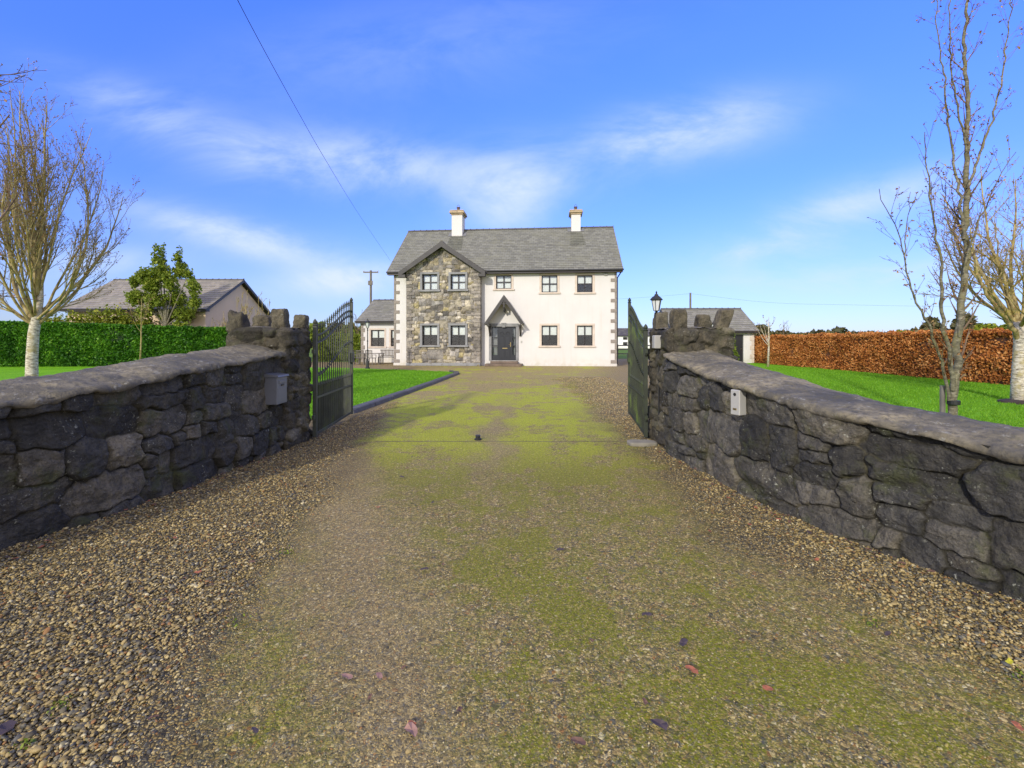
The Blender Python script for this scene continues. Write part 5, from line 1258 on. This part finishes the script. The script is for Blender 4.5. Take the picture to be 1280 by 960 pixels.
# ------------------------------------------------------------------ garden lamps, furniture, poles and wires
def lamp_post(label, x_, y_, h):
    th = thing('lamp_post', label, 'lamp post', (x_, y_, 0), 0, 'garden lamp posts')
    mb = MB(); mb.lathe([(.13,0),(.13,.06),(.085,.10),(.08,.40),(.05,.46),(.065,.5),(.035,.55),(.032,1.0),(.055,1.03),(.03,1.07),(.03,1.5),(.055,1.53),(.028,1.57),(.026,h-.50),(.05,h-.47),(.02,h-.42),(.03,h-.40)], 0, 0, 10); mb.build('post', M_black, th)
    lantern_parts(th, h-.40, 1.55)
lamp_post('tall black garden lamp post on the left lawn before the wing', *G(459.5, 461), 2.6)
lamp_post('black garden lamp post whose lantern shows between the right pier stones', 11.0, 24.8, 2.5)
def chair(label, x_, y_, rz):
    th = thing('garden_chair', label, 'chair', (x_, y_, 0), rz)
    mb = MB(); mb.box(-.25,.25,-.24,.24,.42,.45); mb.build('seat', M_timber, th)
    for a in (-.22,.22):
        for b in (-.21,.21): q = MB(); q.bar((a,b,0),(a*.95,b,.42),.035); q.build('leg', M_timber, th)
    q = MB(); q.bar((-.23,.24,.40),(-.23,.32,.92),.035); q.bar((.23,.24,.40),(.23,.32,.92),.035); q.bar((-.25,.32,.92),(.25,.32,.92),.05)
    for i in range(5): q.bar((-.16+.08*i,.25,.48),(-.16+.08*i,.315,.90),.03,.015)
    q.build('backrest', M_timber, th)
    q = MB(); 
    for a in (-.25,.25): q.bar((a,-.22,.64),(a,.28,.64),.04,.03); q.bar((a,-.22,.42),(a,-.22,.64),.03)
    q.build('armrest', M_timber, th)
tb = thing('garden_table', 'grey weathered garden table in front of the low left wing', 'table', (-9.35, 30.3, 0), -A5)
mb = MB()
for i in range(6): mb.box(-.75,.75,-.42+i*.142,-.42+i*.142+.13,.70,.73)
mb.build('tabletop', M_timber, tb)
for a in (-.65,.65):
    for b in (-.34,.34): q = MB(); q.bar((a,b,0),(a,b,.70),.06); q.build('leg', M_timber, tb)
chair('weathered garden chair at the left end of the table', -10.35, 29.9, R(60)); chair('weathered garden chair in front of the table, back to the lawn', -9.8, 29.55, R(185))
chair('weathered garden chair between the table and the bench', -9.15, 29.5, R(170))
bn = thing('garden_bench', 'pale weathered garden bench against the wing wall below its window', 'bench', (-8.55, 31.3, 0), -A5)
mb = MB(); mb.box(-.6,.6,-.22,.22,.42,.46); mb.build('seat', M_timber, bn)
mb = MB(); mb.box(-.6,.6,.22,.26,.88,.95); mb.box(-.6,.6,.22,.26,.50,.55)
for i in range(12): mb.box(-.57+i*.1,-.52+i*.1,.225,.25,.55,.88)
mb.build('backrest', M_timber, bn)
for a in (-.57,.57):
    for b in (-.2,.24): q = MB(); q.bar((a,b,0),(a,b,.42 if b < 0 else .5),.06); q.build('leg', M_timber, bn)
pl = thing('plant_pot', 'brown plant pot with a sparse plant at the house corner', 'plant pot', (-7.35, 30.6, 0))
mb = MB(); mb.lathe([(.20,0),(.26,.35),(.29,.38),(.29,.43),(.24,.43),(.23,.38)], 0, 0, 14); mb.build('pot', M_terra, pl)
V_, f, tt = leaf_cloud(np.array([(-7.35,30.6,.6)])+rng.normal(size=(260,3))*np.array([.14,.14,.2]), .06, 3); npmesh('plant', V_, f, L_oak, pl, tt, smooth=False)
def pole(label, px, pyt, Z, arm=True):
    q = W(px, pyt, Z); th = thing('utility_pole', label, 'utility pole', (q.x, Z, 0)); mb = MB(); mb.tube([(q.x,Z,0),(q.x,Z,q.z)], [.16,.12], 8); mb.build('pole', M_pole, th, world=True)
    if arm:
        mb = MB(); mb.box(q.x-.85,q.x+.85,Z-.06,Z+.06,q.z-.28,q.z-.14); mb.build('crossarm', M_pole, th, world=True)
        for k in (-.8,0,.8): mb = MB(); mb.lathe([(.03,q.z-.14),(.06,q.z-.08),(.03,q.z+.02)], q.x+k, Z, 6); mb.build('insulator', M_plast, th, world=True)
        mb = MB(); mb.box(q.x-.25,q.x+.25,Z-.2,Z-.1,q.z-1.7,q.z-1.2); mb.build('bracket', M_pole, th, world=True)
    return q
pole('wooden utility pole with a crossarm behind the low left wing', 463.5, 338, 52.0)
q1 = pole('plain wooden utility pole rising behind the garage roof', 863, 366, 60.0, False)
def wire(label, pts, r_):
    P_ = [Vector(p) for p in pts]; Q = []
    for i in range(len(P_)-1):
        p0 = P_[max(i-1,0)]; p1 = P_[i]; p2 = P_[i+1]; p3 = P_[min(i+2,len(P_)-1)]
        for k in range(10):
            t_ = k/10; Q.append(.5*((2*p1)+(p2-p0)*t_+(2*p0-5*p1+4*p2-p3)*t_*t_+(3*p1-p0-3*p2+p3)*t_**3))
    Q.append(P_[-1]); mb = MB(); mb.tube(Q, r_, 5); return tag(mb.build('overhead_wire', M_wire), label, 'wire')
wire('single overhead wire crossing the sky above the left lawn', [W(180,-240,4.6), W(297,0,6.6), W(370,135,9.5), W(410,205,13), W(450,270,20), W(488,326,31)], .0055)
wire('thin far wire running right from the garage pole', [W(863,367,60), W(960,378,58), W(1060,381,57), W(1200,383,56), W(1330,380,55)], .009)
wire('thin far wire between the garage pole and the house', [W(770,374,62), W(815,371,61), W(863,367,60)], .009)

# ------------------------------------------------------------------ fallen leaves, bits of slate, weeds on the drive
def leafmesh(seed, s):
    r = random.Random(seed); n = 9; vs = [(0,0,.006)]; 
    for i in range(n):
        a = 2*PI*i/n; rr = s*(.55+.45*abs(math.cos(a)))*r.uniform(.75,1.15); vs.append((rr*math.cos(a), rr*.75*math.sin(a), .004+r.uniform(0,.35)*s))
    mb = MB(); mb.add(vs, [(0,i+1,(i+1)%n+1) for i in range(n)]); return mb
LM = {'brown': simple('brown_leaf', (.14,.075,.05), .8, var=.3, scale=30), 'red': simple('red_leaf', (.30,.10,.05), .8, var=.3, scale=30),
      'dark': simple('dark_wet_leaf', (.06,.04,.042), .6, var=.3, scale=30), 'yellow': simple('yellow_leaf', (.55,.50,.03), .7, var=.2, scale=30), 'pink': simple('pink_stone', (.30,.17,.13), .85, var=.25, scale=40)}
spots = [(865,842,.033,'red','curled orange red leaf on the drive, right of centre'),(854,808,.034,'dark','dark curled leaf lying just above the orange red leaf'),
         (808,772,.030,'dark','dark leaf farthest up the drive right of centre'),(722,932,.030,'brown','brown leaf near the bottom of the drive, left of the flat purple leaf'),
         (825,911,.036,'dark','flat purple brown leaf at the bottom of the drive'),(1262,832,.026,'yellow','bright yellow leaf on the gravel at the right edge'),
         (1272,913,.026,'red','orange leaf at the lower right corner'),(960,866,.024,'red','small red leaf right of the orange red leaf'),
         (435,851,.030,'pink','pinkish flat stone left of centre on the sandy track'),(474,849,.026,'pink','small reddish stone beside the pinkish flat stone'),
         (8,918,.05,'dark','large dark leaf in the bottom left corner'),(515,918,.036,'pink','large pale pink stone near the bottom of the track'),
         (530,715,.03,'dark','dark leaf in the middle of the drive'),(502,598,.035,'dark','dark clod on the drive below the threshold strip'),
         (247,719,.026,'red','small red leaf on the loose gravel at left'),(700,690,.035,'dark','dark leaf on the mossy part of the drive')]
for px, py, s, k, lab in spots:
    x_, y_ = G(px, py); o = leafmesh(px, s).build('fallen_leaf' if k != 'pink' else 'flat_stone', LM[k]); o.location = (x_, y_, .012); o.rotation_euler = (0,0,px*.7)
    tag(o, lab, 'leaf' if k != 'pink' else 'stone')
base_leaf = {k: leafmesh(i+50, .024) for i, k in enumerate(('brown','red','dark'))}
protos = {}
rr = random.Random(77)
for i in range(280):
    k = rr.choice(['brown','brown','brown','red','dark'])
    if i % 4: y_ = rr.uniform(2.2,6.2); x_ = (float(face_l(y_))+abs(rr.gauss(.0,.13))+.05) if rr.random() < .5 else (float(face_r(y_))-abs(rr.gauss(.0,.13))-.05)
    else: y_ = rr.uniform(1.65,6); x_ = rr.uniform(-1.1*y_, 1.1*y_); x_ = min(max(x_, float(face_l(y_))+.1), float(face_r(y_))-.1)
    if k not in protos: o = base_leaf[k].build('fallen_leaf', LM[k]); protos[k] = o
    else: o = protos[k].copy(); C.objects.link(o)
    sc_ = rr.uniform(.45,.95); o.scale = (sc_,sc_,sc_); o.location = (x_, y_, .012); o.rotation_euler = (rr.uniform(-.3,.3), rr.uniform(-.3,.3), rr.uniform(0,6.28))
    tag(o, {'brown':'tiny brown leaf lying on the gravel','red':'tiny reddish leaf lying on the gravel','dark':'tiny dark leaf lying on the gravel'}[k], 'leaf', {'brown':'tiny brown leaves on the gravel','red':'tiny reddish leaves on the gravel','dark':'tiny dark leaves on the gravel'}[k])
def weed(px, py, s, lab, n=34):
    x_, y_ = G(px, py); r = np.random.default_rng(px); P_ = np.array([x_,y_,.012])+r.normal(size=(n,3))*np.array([s,s*.8,.006])
    V_, f, tt = leaf_cloud(P_, .009, px); tag(npmesh('weed', V_, f, L_conif, None, tt, smooth=False), lab, 'weed')
for px, py, s, lab in ((298,782,.05,'bright green weed beside the mossy edge, left of the track'),(75,885,.03,'green weed on the loose gravel near the left corner'),(30,935,.02,'small green sprig in the bottom left corner'),
                       (1085,781,.03,'green sprig on the gravel below the right wall'),(1270,846,.035,'green weed under the yellow leaf at the right edge'),(360,690,.04,'green weed on the left moss line, halfway up')):
    weed(px, py, s, lab)
